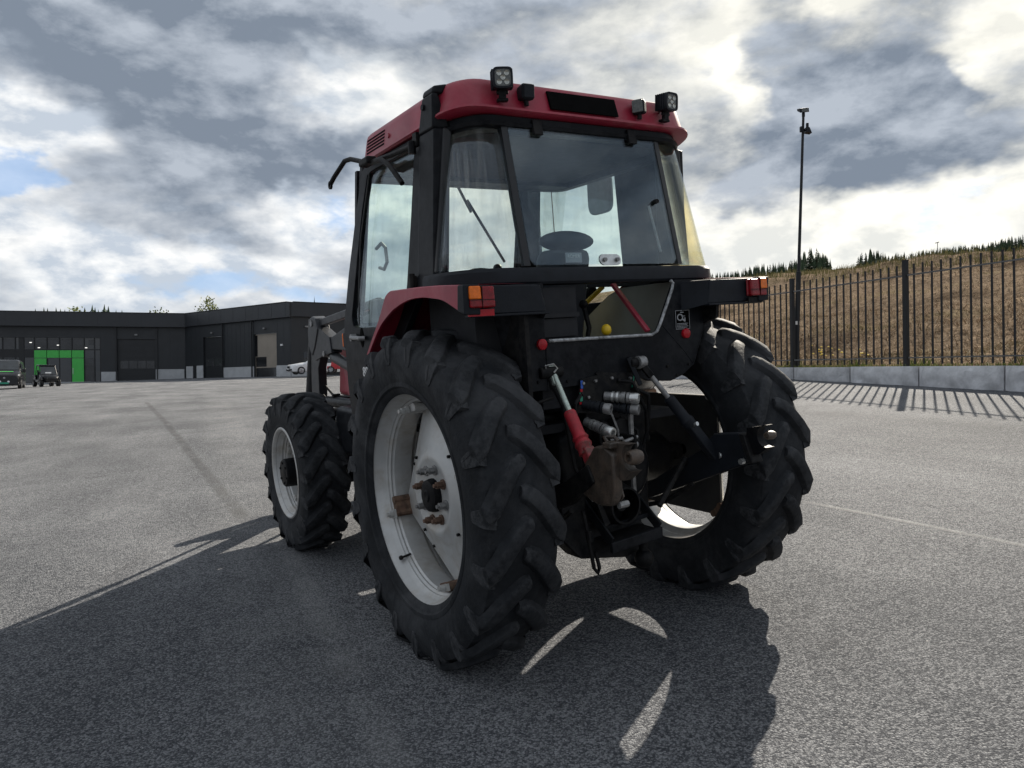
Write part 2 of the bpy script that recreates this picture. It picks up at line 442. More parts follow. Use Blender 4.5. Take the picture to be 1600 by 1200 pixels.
ASPH = m

def lin(a, b, n): return [a+(b-a)*i/n for i in range(n)]
xs = lin(-420, -60, 12)+lin(-60, -8, 26)+lin(-8, 14, 22)+lin(14, 60, 10)+lin(60, 420, 10)+[420]
ys = lin(-120, -10, 10)+lin(-10, 17, 27)+lin(17, 100, 30)+lin(100, 800, 18)+[800]
gb = MB()
gb.v = [(x, y, gz(x, y)) for y in ys for x in xs]
nx = len(xs)
gb.f = [(j*nx+i, j*nx+i+1, (j+1)*nx+i+1, (j+1)*nx+i) for j in range(len(ys)-1) for i in range(nx-1)]
kind(put('asphalt_yard', gb, mat=ASPH), 'structure')

# ------------------------------------------------------------------ hillside behind the fence
m = bpy.data.materials.new('dry_hillside_soil'); m.use_nodes = True
nt = m.node_tree; E.nt = nt; p = nt.nodes['Principled BSDF']
ob = E(nt.nodes.new('ShaderNodeTexCoord').outputs['Object'])
a_ = noise(ob, .35, 7, .65, .5); b_ = noise(ob, 3.2, 7, .7, .6); c_ = noise(ob, 14, 5, .7)
c = mixc((b_*.6+c_*.4).ss(.35, .66), (.085, .062, .045), (.34, .26, .185))
c = mixc(noise(ob, .28, 6, .62, .6).ss(.50, .66)*.65, c, (.05, .036, .026)); c = mixc(a_.ss(.50, .68)*.35, c, (.16, .145, .065))
nt.links.new(c.s, p.inputs['Base Color']); p.inputs['Roughness'].default_value = 1.0; p.inputs['Specular IOR Level'].default_value = .0
bb = nt.nodes.new('ShaderNodeBump'); bb.inputs['Strength'].default_value = .9; bb.inputs['Distance'].default_value = .25
nt.links.new((b_+c_*.5).s, bb.inputs['Height']); nt.links.new(bb.outputs[0], p.inputs['Normal'])
E.nt = None
HILLM = m
us = [0, .45, .9]+lin(1.5, 32, 44)+lin(32, 60, 10)+lin(60, 260, 12)+[260]
vsx = lin(2, 70, 90)+lin(70, 400, 30)+[400]
hb = MB(); FD = Vector((-.367, 1))
for Y in vsx:
    for u in us:
        q = Vector((fence_x(Y), Y)) + FN*u + Vector((-.12, -.04))*0
        hb.v.append((q.x-.12*(u == 0), q.y, hill_z(q.x, q.y)))
nu = len(us)
hb.f = [(j*nu+i, j*nu+i+1, (j+1)*nu+i+1, (j+1)*nu+i) for j in range(len(vsx)-1) for i in range(nu-1)]
kind(put('hillside', hb, mat=HILLM), 'structure')

def blade_mat(name, c1, c2, c3):
    m = bpy.data.materials.new(name); m.use_nodes = True
    nt = m.node_tree; E.nt = nt; p = nt.nodes['Principled BSDF']
    rnd = E(nt.nodes.new('ShaderNodeNewGeometry').outputs['Random Per Island'])
    c = mixc(rnd.ss(0, .6), c1, c2); c = mixc(rnd.ss(.7, 1), c, c3)
    po = E(nt.nodes.new('ShaderNodeTexCoord').outputs['Object'])
    pt_ = noise(po, .28, 6, .62, .6)
    c = mixc(pt_.ss(.50, .66)*.60, c, tuple(x*.42 for x in c1)); c = mixc(noise(po, .19, 5, .6).ss(.54, .66)*.35, c, (.16, .16, .06))
    nt.links.new(c.s, p.inputs['Base Color']); p.inputs['Roughness'].default_value = .85
    p.inputs['Specular IOR Level'].default_value = .0
    E.nt = None
    return m
def blades(name, pts, hmin, hmax, w, lean, mat, zf):
    """Each blade a bent two-triangle strip."""
    n = len(pts)
    ang = nrng.uniform(0, 2*np.pi, n); h = nrng.uniform(hmin, hmax, n); ln = nrng.uniform(lean[0], lean[1], n)
    wd = nrng.uniform(.6, 1.3, n)*w
    z = np.array([zf(a, b) for a, b in pts]); x = pts[:, 0]; y = pts[:, 1]
    ta = nrng.uniform(0, 2*np.pi, n)
    V = np.zeros((n, 5, 3))
    ex, ey = np.cos(ang)*wd, np.sin(ang)*wd
    lx, ly = np.cos(ta)*ln*h, np.sin(ta)*ln*h
    V[:, 0] = np.stack([x-ex, y-ey, z-.02], 1); V[:, 1] = np.stack([x+ex, y+ey, z-.02], 1)
    V[:, 2] = np.stack([x+ex*.7+lx*.4, y+ey*.7+ly*.4, z+h*.62], 1); V[:, 3] = np.stack([x-ex*.7+lx*.4, y-ey*.7+ly*.4, z+h*.62], 1)
    V[:, 4] = np.stack([x+lx, y+ly, z+h*np.sqrt(np.maximum(.12, 1-.6*ln))], 1)
    me = bpy.data.meshes.new(name)
    idx = np.arange(n)[:, None]*5
    quads = (idx+np.array([[0, 1, 2, 3]])); tris = (idx+np.array([[3, 2, 4]]))
    me.from_pydata(V.reshape(-1, 3).tolist(), [], quads.tolist()+tris.tolist())
    return kind(put(name, me, mat=mat), 'stuff')
def fence_pts(n, y0, y1, u0, u1, pw_=1.0):
    Y = nrng.uniform(y0, y1, n); u = u0 + (u1-u0)*nrng.uniform(0, 1, n)**pw_
    return np.stack([np.array([fence_x(t) for t in Y])+FN.x*u, Y+FN.y*u], 1)
DRY = blade_mat('dry_grass', (.13, .092, .062), (.34, .26, .18), (.48, .40, .29))
GRN = blade_mat('green_grass', (.05, .085, .02), (.12, .16, .045), (.22, .21, .08))
blades('dry_grass', np.concatenate([fence_pts(38000, 3, 45, .8, 31, 1.0), fence_pts(20000, 6, 30, .8, 12, 1.0)]), .04, .20, .010, (.9, 2.6), DRY, hill_z)
blades('green_grass', fence_pts(6500, 6, 34, -.16, .8, 1.3), .03, .13, .005, (.2, 1.0), GRN, lambda a, b: kerb_top(b)-.03)
crest = np.concatenate([fence_pts(5000, 8, 60, 26, 34)])
blades('crest_grass', crest, .2, .55, .02, (.1, .6), blade_mat('crest_grass', (.10, .105, .04), (.22, .19, .085), (.32, .27, .14)), hill_z)
blades('roadside_weeds', np.concatenate([np.stack([nrng.normal(fence_x(y_)+.75, .14, 90), nrng.normal(y_, .16, 90)], 1) for y_ in (8.6, 9.7, 11.2, 12.6, 12.9, 14.9, 16.4, 18.3, 20.4, 22.0, 24.5)]), .08, .30, .007, (.3, 1.1), GRN, hill_z)
wf = MB()
for cx_, cy_, nn in ((12.6, 15.9, 26), (7.9, 17.5, 8), (8.4, 20.8, 14), (13.2, 16.3, 8)):
    for k in range(nn):
        x = cx_+rng.gauss(0, .22); y = cy_+rng.gauss(0, .22); z = hill_z(x, y)+rng.uniform(.12, .38)
        wf.ball((x, y, z), .032, 5, 3, (1, 1, .5))
kind(put('yellow_wildflowers', wf, mat=pm('yellow_petals', (.62, .46, .03), .8)), 'stuff')

gs = MB()
for k in range(60):
    Y = 5+.7*k
    for u in (.42, .84):
        q = Vector((fence_x(Y), Y)) + FN*u; gs.v.append((q.x, q.y, kerb_top(Y)-.012))
gs.f = [(2*k, 2*k+1, 2*k+3, 2*k+2) for k in range(59)]
kind(put('gravel_path', gs, mat=pm('pale_gravel', (.40, .38, .35), .95, var=.3, vs=30, bump=.5, bs=120, spec=.05)), 'structure')

# ------------------------------------------------------------------ kerb of rough blocks
KERBM = pm('split_face_concrete', (.50, .505, .52), .95, var=.2, vs=4, bump=1.0, bs=13, spec=.1, dust=(.13, .13, .13), dscale=2.2, damt=.5)
kerb = thing('block_kerb', 'low kerb of rough grey concrete blocks running under the black fence', 'kerb', (kerb_x(12), 12, gz(kerb_x(12), 12)))
BL, BH = 1.60, .62
def kerb_block(seed):
    r_ = random.Random(seed); b = MB(); n, mm = 16, 7
    front = []
    for j in range(mm+1):
        for i in range(n+1):
            ed = i in (0, n) or j in (0, mm)
            d = 0 if ed else -.016-r_.random()*.040-.020*math.sin(i*.9+seed)*math.cos(j*1.3)
            front.append((i/n*BL + (0 if ed else r_.uniform(-.03, .03)), d, j/mm*BH + (0 if ed else r_.uniform(-.02, .02))))
    b.add(front, [(j*(n+1)+i, j*(n+1)+i+1, (j+1)*(n+1)+i+1, (j+1)*(n+1)+i) for j in range(mm) for i in range(n)])
    b.hexa([(0,0,0),(BL,0,0),(BL,.30,0),(0,.30,0),(0,0,BH),(BL,0,BH),(BL,.30,BH),(0,.30,BH)])
    b.f = [f for f in b.f if not (set(f) == set(len(front)+k for k in (0,1,5,4)))]
    me = b.mesh('block', 30); me.materials.append(KERBM); return me
nt = KERBM.node_tree; E.nt = nt
oi = E(nt.nodes.new('ShaderNodeObjectInfo').outputs['Random']); bc = nt.nodes['Principled BSDF'].inputs['Base Color']
src_ = E(bc.links[0].from_socket); hv_ = nt.nodes.new('ShaderNodeHueSaturation'); nt.links.new((.82+oi*.30).s, hv_.inputs['Value']); nt.links.new(src_.s, hv_.inputs['Color'])
nt.links.new(hv_.outputs[0], bc); E.nt = None
kmesh = [kerb_block(s) for s in (3, 5, 8, 13)]
ang_k = math.atan2(1, -.367)
yk = 12.25 - 3*(BL+.014)/1.0652
i = 0
while yk < 46:
    o = bpy.data.objects.new('concrete_block', kmesh[i % 4]); COL.objects.link(o); o.parent = kerb
    x0 = kerb_x(yk)
    o.location = Vector((x0, yk, kerb_top(yk)-BH+.004*math.sin(i*2.1))) - kerb.location
    # block front faces the yard (its local -y): run backwards along the line
    slope = math.atan(.0205/1.0652)
    y1 = yk + BL/1.0652
    o.location = Vector((kerb_x(y1), y1, kerb_top(y1)-BH+.004*math.sin(i*2.1))) - kerb.location
    o.rotation_euler = (0, math.atan(.0205/1.0652), math.atan2(-1, .367))
    yk += (BL+.030)/1.0652; i += 1

# ------------------------------------------------------------------ fence
FEN = pm('fence_powder_coat', (.007, .008, .010), .5, var=.2, vs=5, spec=.3)
RAILM = pm('fence_rail_coat', (.02, .022, .024), .22, spec=.8, var=.2, vs=5)
fence = thing('steel_fence', 'black steel railing fence with square posts and thin upright bars below the brown hillside', 'fence', (fence_x(14.39), 14.39, kerb_top(14.39)))
FO = fence.location.copy()
SP = .1865/1.0652
def fz(Y): return kerb_top(Y)
barm = MB().box(-.0125, .0125, -.0125, .0125, 0, 1.86).mesh('bar'); barm.materials.append(FEN)
postm = MB().box(-.04, .04, -.04, .04, -.05, 1.97).box(-.044, .044, -.044, .044, 1.971, 1.99).mesh('post'); postm.materials.append(FEN)
rotf = math.atan2(.367, 1)
PANEL = 2.90
posts = [14.39+PANEL*k for k in range(-3, 11)]
for k, Yp in enumerate(posts):
    o = bpy.data.objects.new('post', postm); COL.objects.link(o); o.parent = fence
    o.location = Vector((fence_x(Yp), Yp, fz(Yp)))-FO; o.rotation_euler = (0, 0, rotf)
    if k == len(posts)-1: break
    Yn = posts[k+1]
    for hz_, nm in ((.16, 'rail'), (1.70, 'rail')):
        a = Vector((fence_x(Yp+.045), Yp+.045, fz(Yp)+hz_))-FO; b = Vector((fence_x(Yn-.045), Yn-.045, fz(Yn)+hz_))-FO
        put('rail', MB().bar(a, b, .04, .025), fence, mat=RAILM)
    nb = 15
    for j in range(1, nb+1):
        Y = Yp + (Yn-Yp)*j/(nb+1)
        o = bpy.data.objects.new('bar', barm); COL.objects.link(o); o.parent = fence
        o.location = Vector((fence_x(Y), Y, fz(Y)+.04))-FO; o.rotation_euler = (0, 0, rotf)

# ------------------------------------------------------------------ light pole behind the fence
lp = thing('floodlight_pole', 'tall thin dark pole with two small floodlights at its top, just behind the fence', 'light pole', (6.45, 17.45, 1.68))
pd = Vector((.25, 0, 5.75))
put('pole', MB().tube([(0,0,-.1), pd*.38, pd*.381, pd], [.062, .055, .036, .028], 12), lp, mat=FEN)
lh = put('floodlight', MB().hexa([(.14,-.10,5.76),(.37,-.04,5.80),(.37,.12,5.86),(.14,.08,5.86),(.13,-.10,5.86),(.36,-.04,5.90),(.36,.12,5.91),(.13,.08,5.91)]).bar((.25,0,5.70),(.25,0,5.80),.06,.05), lp, mat=DARK, bevel=.008)
put('lens', MB().box(.17,.33,-.088,-.08,5.79,5.85), lh, mat=LENS)
put('floodlight', MB().hexa([(.29,-.08,5.34),(.42,-.06,5.32),(.41,.08,5.32),(.29,.08,5.34),(.29,-.08,5.46),(.37,-.06,5.45),(.37,.08,5.45),(.29,.08,5.46)]).box(.31,.36,-.03,.03,5.46,5.56).box(.235,.29,-.015,.015,5.38,5.42), lp, mat=DARK, bevel=.006)
put('junction_box', MB().box(.17,.225,-.04,.04,5.36,5.48), lp, mat=DARK, bevel=.006)
put('label_plate', MB().box(-.01,.075,-.062,-.052,.98,1.06), lp, mat=WHITE)

# small mast far up on the hill
mz = hill_z(30.6, 55)
ms = thing('weather_mast', 'thin pale mast with a small head far away on the hill crest', 'mast', (30.6, 55, mz))
put('pole', MB().cyl((0,0,-.2),(0,0,2.0),.035,8), ms, mat=GREYS); ms.scale = (.7, .7, .62)
put('head', MB().hexa([(-.22,-.05,1.95),(.15,-.05,2.05),(.15,.05,2.05),(-.22,.05,1.95),(-.24,-.05,2.02),(.13,-.05,2.14),(.13,.05,2.14),(-.24,.05,2.02)]), ms, mat=DARK)

# ------------------------------------------------------------------ trees
def foliage_mat(name, c1, c2):
    m = bpy.data.materials.new(name); m.use_nodes = True
    nt = m.node_tree; E.nt = nt; p = nt.nodes['Principled BSDF']
    rnd = E(nt.nodes.new('ShaderNodeNewGeometry').outputs['Random Per Island'])
    oi = E(nt.nodes.new('ShaderNodeObjectInfo').outputs['Random'])
    c = mixc((rnd*.6+oi*.4).ss(0, 1), c1, c2)
    nt.links.new(c.s, p.inputs['Base Color']); p.inputs['Roughness'].default_value = .8
    p.inputs['Specular IOR Level'].default_value = .2
    E.nt = None
    return m
SPRU = foliage_mat('spruce_needles', (.018, .034, .020), (.050, .078, .040))
BIRC = foliage_mat('birch_leaves', (.08, .11, .022), (.19, .21, .05))
BARK = pm('bark', (.09, .07, .055), .9, var=.4, vs=4)
def spruce_meshes(seed):
    r_ = random.Random(seed); cr = MB(); H = 1.0
    tiers = 17
    for t in range(tiers):
        z = .10 + .87*t/tiers; rad = .205*(1-t/tiers)**.85*r_.uniform(.75, 1.15)+.012
        nb = max(5, int(11-5*t/tiers))
        for k in range(nb):
            if r_.random() < .10: continue
            a = 2*math.pi*(k+r_.random()*.7)/nb; L = rad*r_.uniform(.65, 1.25); dr = L*r_.uniform(.20, .55)
            c, s_ = math.cos(a), math.sin(a); w = L*r_.uniform(.16, .30)
            for q in range(2):
                zz = z + r_.uniform(-.015, .02)
                cr.add([(c*L*.05, s_*L*.05, zz+.02), (c*L*.6-s_*w, s_*L*.6+c*w, zz-dr*.5), (c*L, s_*L, zz-dr+.2*L), (c*L*.6+s_*w, s_*L*.6-c*w, zz-dr*.62)], [(0,1,2),(0,2,3)])
                a += .25; c, s_ = math.cos(a), math.sin(a)
    cr.add([(.012,0,.93),(-.006,.01,.93),(-.006,-.01,.93),(0,0,1.02)], [(0,1,3),(1,2,3),(2,0,3)])
    tr = MB().tube([(0,0,-.03),(0,0,.5),(0,0,.95)], [.016,.010,.003], 6)
    a = cr.mesh('crown', 0); a.materials.append(SPRU); b = tr.mesh('trunk'); b.materials.append(BARK)
    return a, b
def birch_meshes(seed, slim=1.0):
    r_ = random.Random(seed); cr = MB()
    for k in range(30):
        t = r_.random(); zc_ = .25+.72*t; rr = .24*slim*math.sin(math.pi*min(1, .15+.85*t))**.7*r_.random()**.5
        a = r_.random()*6.28; cx_, cy_ = rr*math.cos(a), rr*math.sin(a)
        for q in range(34):
            d = Vector((r_.gauss(0, 1), r_.gauss(0, 1), r_.gauss(0, .9)))*.042
            c = Vector((cx_, cy_, zc_))+d; u = Vector((r_.uniform(-1, 1), r_.uniform(-1, 1), r_.uniform(-1, 1))).normalized()*.017
            v = u.orthogonal().normalized()*.011
            cr.add([c-u, c+v, c+u, c-v], [(0,1,2,3)])
    tr = MB().tube([(0,0,-.03),(.01,0,.4),(0,.01,.9)], [.018,.012,.003], 7)
    for k in range(6):
        z = .3+.09*k; a = k*2.4
        tr.tube([(0,0,z),(.13*math.cos(a)*slim, .13*math.sin(a)*slim, z+.13)], [.006,.002], 5)
    a = cr.mesh('crown', 0); a.materials.append(BIRC); b = tr.mesh('trunk'); b.materials.append(BARK)
    return a, b
SPR = [spruce_meshes(s) for s in (1, 2, 3, 4, 5)]
BIR = [birch_meshes(s) for s in (1, 2)]
def tree(name, ms, x, y, z, h, label, group=None, wide=1.0):
    t = thing(name, label, 'tree', (x, y, z), group)
    for nm, me in zip(('crown', 'trunk'), ms):
        o = bpy.data.objects.new(nm, me); COL.objects.link(o); o.parent = t; o.scale = (h*wide, h*wide, h)
    t.rotation_euler = (0, 0, rng.random()*6.28)
    return t
# the far treeline on the hill: single spruces in front, the wood behind as one mass
def along(px, Y): return ((px-800)/1200*Y, Y)
far = []
for k in range(34): far.append((1108+k*5.6+rng.uniform(-3, 3), rng.uniform(180, 260)))
for k in range(46): far.append((1345+k*5.8+rng.uniform(-3, 3), rng.uniform(120, 190)))
def crest_px(px): return 157+(205-157)*max(0, (px-1100)/500)**1.25
def top_add(px):
    if px < 1300: return 10+22*math.exp(-((px-1272)/24)**2)+8*math.exp(-((px-1205)/45)**2)
    return 12+10*math.exp(-((px-1362)/20)**2)+5*math.exp(-((px-1600)/30)**2)
for px, Y in far:
    x, y = along(px, Y)
    zt = 1.4+(crest_px(px)+top_add(px)*rng.uniform(.6, 1.25))*Y/1200
    zb = 1.4+(crest_px(px)-16)*Y/1200
    left_ = px < 1320
    tree('spruce_tree', rng.choice(SPR), x, y, zb, zt-zb, 'far dark spruce in the low wood on the hill around the light pole' if left_ else 'far dark spruce on the hill ridge right of the light pole, near the pale mast', 'spruces in the low wood by the light pole' if left_ else 'spruces along the ridge by the mast', rng.uniform(.8, 1.2))
wd = MB(); r_ = random.Random(77)
for k in range(420):
    px = r_.uniform(1090, 1300) if k % 2 else r_.uniform(1340, 1640); Y = r_.uniform(200, 290) if px < 1310 else r_.uniform(140, 220)
    x, y = along(px, Y)
    zb = 1.4+(crest_px(px)-18)*Y/1200; h = (18+top_add(px)*r_.uniform(.5, 1.1))*Y/1200; rr = h*.22
    for t in range(6):
        z0 = zb+h*t/6.5; q = rr*(1-t/6.4)*r_.uniform(.8, 1.2); a0 = r_.random()*6
        for j in range(5):
            a = a0+j*1.2566; b = a+.75
            wd.add([(x, y, z0+h*.30), (x+q*math.cos(a), y+q*math.sin(a), z0), (x+q*math.cos(b), y+q*math.sin(b), z0-.03*h)], [(0,1,2)])
kind(put('far_spruce_wood', wd.mesh('far_spruce_wood', 0), mat=SPRU), 'stuff')

# ------------------------------------------------------------------ the dark workshop building
CLAD = pm('dark_cladding', (.013, .0155, .019), .5, var=.12, vs=.6)
CLAD2 = pm('dark_fascia_sheet', (.016, .0185, .023), .45, var=.12, vs=.5)
PLIN = pm('pale_concrete_plinth', (.40, .41, .42), .85, var=.12, vs=1.5)
DGLA = pm('dark_window', (.006, .007, .009), .08, var=.2, vs=.6, spec=.8)
GREEN = pm('green_panel', (.05, .44, .065), .4, var=.06, vs=2)
TAN = pm('tan_door_sheet', (.26, .225, .185), .6, var=.08, vs=1)
DOORM = pm('dark_door_sheet', (.007, .0085, .011), .5, var=.15, vs=1)
TRIMB = pm('black_trim', (.006, .007, .009), .5, var=.1)
PANE = pm('grey_window_pane', (.032, .033, .036), .25, var=.35, vs=1.2)
CLIGHT = bpy.data.materials.new('ceiling_spot'); CLIGHT.use_nodes = True
CLIGHT.node_tree.nodes['Principled BSDF'].inputs['Emission Color'].default_value = (1, .97, .9, 1)
CLIGHT.node_tree.nodes['Principled BSDF'].inputs['Emission Strength'].default_value = .45
A_, B_, C_, D_ = (-48.66, 73.0), (-33.14, 78.0), (-19.6, 68.2), (-7.68, 75.2)
bld = thing('workshop_building', 'long black flat-roofed workshop building with green entrance and pale plinth', 'building', (-33.14, 78.0, 2.1))
BO = Vector((-33.14, 78.0, 2.1))
class Wall:
    def __init__(s, P, Q):
        s.P = Vector(P); s.u = (Vector(Q)-s.P); s.L = s.u.length; s.u.normalize()
        s.n = Vector((s.u.y, -s.u.x))            # towards the yard
    def pt(s, a, z, d): q = s.P+s.u*a+s.n*d; return Vector((q.x, q.y, z))-BO
    def box(s, mb, a0, a1, z0, z1, d0, d1):
        return mb.hexa([s.pt(a0,z0,d1), s.pt(a1,z0,d1), s.pt(a1,z0,d0), s.pt(a0,z0,d0), s.pt(a0,z1,d1), s.pt(a1,z1,d1), s.pt(a1,z1,d0), s.pt(a0,z1,d0)])
WL, WR, WE = Wall(A_, B_), Wall(B_, C_), Wall(C_, D_)
def wpart(name, W, a0, a1, z0, z1, d0, d1, mat, parent=None): return put(name, W.box(MB(), a0, a1, z0, z1, d0, d1), parent or bld, mat=mat)
# left wing extends beyond the picture
wpart('wall', WL, 8.62, 10.06, 1.2, 7.55, -.30, 0, CLAD)
wpart('wall', WL, 13.54, 16.35, 1.2, 7.55, -.30, 0, CLAD)
wpart('wall', WL, -14, 8.62, 6.46, 7.55, -.30, -.02, CLAD)
wpart('fascia', WL, -14, 16.9, 7.56, 8.90, -.40, .55, CLAD2)
wpart('fascia', WR, .05, 16.95, 7.60, 8.88, -.40, .30, CLAD2)
wpart('fascia', WE, .0, 13.8, 7.66, 8.885, -.40, .30, CLAD2)
roof = MB().prism([Vector(q)-BO for q in ((-62, 68.6, 8.8), (-33.3, 77.9, 8.8), (-19.8, 68.3, 8.8), (-8, 75, 8.8), (-20, 100, 8.8), (-70, 100, 8.8))], (0, 0, .06))
put('roof', roof, bld, mat=TRIMB)
wall_r = MB()
for a0, a1, z0, z1 in ((0, 2.05, 1.2, 7.59), (2.05, 3.2, 1.2, 7.59), (3.2, 6.45, 6.4, 7.59), (6.45, 11.40, 1.2, 7.59), (11.40, 14.72, 6.32, 7.59), (14.72, 16.71, 1.2, 7.59)):
    WR.box(wall_r, a0, a1, z0, z1, -.30, 0)
put('wall', wall_r, bld, mat=CLAD)
wpart('wall', WE, 0, 13.6, 1.2, 7.65, -.3, 0, CLAD)
wpart('back_wall', WL, -14, 16.2, 1.2, 7.5, -3.2, -3.0, INT)
wpart('floor_slab', WL, -14, 8.6, 1.2, 2.06, -3.0, -.02, PLIN)
# cladding seams (upright ribs), standing 2 cm proud
for W, rngs in ((WL, ((8.9, 10.05), (13.6, 16.2))), (WR, ((.2, 1.9), (6.6, 11.3), (14.85, 16.6))), (WE, ((.2, 13.4),))):
    for a0, a1 in rngs:
        nrib = max(1, int((a1-a0)/.62))
        for k in range(nrib+1):
            a = a0+(a1-a0)*k/max(1, nrib)
            wpart('cladding_rib', W, a-.03, a+.03, 3.45 if W is not WE else 3.4, 7.5, 0, .008, CLAD)
for W, a0, a1 in ((WL, -13, 16.5), (WR, .8, 16.6), (WE, .4, 13.4)):
    for k in range(int((a1-a0)/1.95)+1):
        a = a0+k*1.95; d = .55 if W is WL else .30
        wpart('fascia_joint', W, a-.012, a+.012, 7.68, 8.86, d, d+.008, CLAD)
    wpart('roof_edge_trim', W, a0-.2 if W is not WL else -14, a1, 8.9, 8.98, -.3, (.58 if W is WL else .33), TRIMB)
# plinths
for W, a0, a1, z1 in ((WL, 8.64, 10.05, 3.12), (WL, 13.55, 16.2, 3.34), (WR, .25, 1.40, 3.60), (WR, 2.08, 3.18, 3.63), (WR, 6.45, 11.38, 3.34), (WR, 14.74, 16.72, 3.34), (WE, .02, 2.5, 3.36), (WE, 4.5, 13.4, 3.4)):
    wpart('plinth', W, a0, a1, 1.2, z1, .001, .07, PLIN)
wpart('pipe_duct', WR, 1.42, 2.06, 1.2, 3.7, .001, .03, TRIMB)
wpart('doorstep', WL, 3.6, 9.6, 1.3, 2.16, -.02, .65, PLIN)
for W, a in ((WL, 10.0), (WL, 13.7), (WR, 6.6), (WR, 11.2), (WE, 3.2)):
    wpart('downpipe', W, a-.05, a+.05, 2.3, 7.58, .09, .17, TRIMB)
for W, a in ((WL, 11.8), (WR, 4.8), (WR, 13.05), (WE, 1.4)):
    wpart('wall_lamp', W, a-.13, a+.13, 6.72, 6.86, .01, .16, GREYS)
# glazed entrance front
gl = wpart('glass_front', WL, -14, 8.6, 2.1, 6.45, -.26, -.20, DGLA)
for a in (-11, -8.6, -6.2, -3.8, -2.0, .2, 1.26, 2.86, 3.93, 5.0, 6.07, 7.14, 8.04, 8.56):
    wpart('mullion', WL, a-.04, a+.04, 2.1, 6.45, -.195, -.10, TRIMB, gl)
wpart('mullion', WL, 1.55, 2.0, 2.1, 6.45, -.194, -.09, TRIMB, gl)
wpart('transom', WL, -14, 8.5, 5.27, 5.36, -.193, -.08, TRIMB, gl)
wpart('spandrel', WL, -14, 2.82, 4.55, 5.25, -.192, -.11, TRIMB, gl)
for a0, a1 in ((.25, 1.2), (2.05, 2.8), (2.9, 3.88), (3.97, 4.95), (5.05, 6.0), (6.12, 7.1)):
    wpart('blind', WL, a0, a1, 5.40, 6.40, -.198, -.19, PANE, gl)['label'] = 'greyish window blind'
for a, z in ((2.54, 6.0), (3.24, 5.5), (4.87, 5.75), (7.3, 5.5)):
    wpart('ceiling_lamp', WL, a-.10, a+.10, z-.035, z+.035, -.19, -.17, CLIGHT, gl)
wpart('painted_reflection', WL, 7.5, 8.0, 5.75, 6.3, -.199, -.188, PANE, gl)  # grey patch painted on the glass as a reflection of the sky
wpart('side_pane', WL, 7.22, 7.98, 2.15, 4.5, -.199, -.19, PANE, gl)
GP = [(2.88, 3.90, 4.52, 5.24), (3.96, 4.97, 4.52, 5.24), (5.03, 6.04, 4.52, 5.24), (6.10, 7.11, 4.52, 5.24), (2.88, 3.90, 2.16, 4.46), (6.10, 7.11, 2.10, 4.46)]
ent = put('entrance_frame', WL.box(WL.box(MB(), 3.92, 6.08, 4.46, 4.51, -.19, .0), 3.94, 6.06, 2.1, 4.45, -.19, -.12), bld, mat=DGLA)
for a0, a1, z0, z1 in GP: wpart('green_panel', WL, a0, a1, z0, z1, -.19, .02, GREEN, ent)
for a in (3.98, 5.0, 6.03): wpart('door_mullion', WL, a-.035, a+.035, 2.12, 4.44, -.118, -.06, TRIMB, ent)
wpart('door_handle', WL, 6.16, 6.20, 2.9, 3.5, .025, .06, STEEL, ent)
# garage doors, each with its row of panes
def garage(W, a0, a1, z0, z1, mat, panes, slats=True):
    g = wpart('garage_door', W, a0, a1, z0, z1, -.24, -.16, mat)
    if slats:
        n = 7
        for k in range(1, n):
            z = z0+(z1-z0)*k/n
            if any(p[2]-.06 < z < p[3]+.06 for p in panes): continue
            wpart('section_joint', W, a0+.02, a1-.02, z-.025, z+.025, -.158, -.145, TRIMB, g)
    for b0, b1, c0, c1, mt in panes:
        wpart('window_pane', W, b0, b1, c0, c1, -.157, -.14, mt, g)
    return g
garage(WL, 10.06, 13.54, 2.1, 6.36, DOORM, [(10.34+k*.79, 10.34+k*.79+.72, 3.42, 4.2, PANE) for k in range(4)])
wpart('wall', WL, 10.065, 13.535, 6.37, 7.55, -.28, -.01, CLAD)
garage(WR, 3.2, 6.45, 2.3, 6.38, DOORM, [(3.42, 4.86, 3.5, 4.22, PANE), (4.94, 6.28, 3.5, 4.22, PANE)])
garage(WR, 11.40, 14.72, 2.3, 6.30, TAN, [(11.5, 13.02, 3.3, 4.2, DGLA), (11.5, 14.6, 2.35, 3.18, DGLA), (11.42, 11.72, 4.25, 6.2, DGLA)])
for k, a in enumerate((1.0, 2.15)): wpart('window_pane', WE, a-.12+.25, a+.80, 3.6, 4.55, .001, .03, DGLA)
wpart('wall_lamp', WR, 15.4, 15.65, 5.1, 5.25, 0, .12, WHITE)

# trees standing behind the building
def behind(px, ytop, Y, base=2.0):
    x = (px-800)/1200*Y; zh = 1.4+(600-.013*(px-800)-ytop)*Y/1200
    return x, Y, base, zh-base
BLAB = 'dark spruce tip showing over the flat roof of the black building'
for px, yt in ((57, 484), (70, 482), (76, 483), (89, 482), (96, 484), (103, 485), (134, 482), (146, 478), (150, 482), (155, 485), (165, 477), (171, 480), (183, 486), (192, 486)):
    tree('spruce_tree', rng.choice(SPR), *behind(px, yt, 120+rng.uniform(-8, 12)), BLAB, 'spruces behind the black building', 1.7)
tree('birch_tree', BIR[0], *behind(119, 480, 112), 'pale green birch top among the spruce tips over the black roof', None, .9)
tree('birch_tree', BIR[1], *behind(247, 482, 116), 'small rounded green birch top over the roof where the two wings meet', None, .9)
tree('birch_tree', BIR[0], *behind(328, 464, 108), 'tall yellow-green birch top rising over the right wing roof', None, .75)
tree('birch_tree', BIR[1], *behind(312, 486, 112), 'low birch top just left of the tall yellow-green one', None, .7)
tree('spruce_tree', SPR[2], *behind(493, 465, 110), 'lone thin spruce tip above the roof left of the loader arm', None, .7)
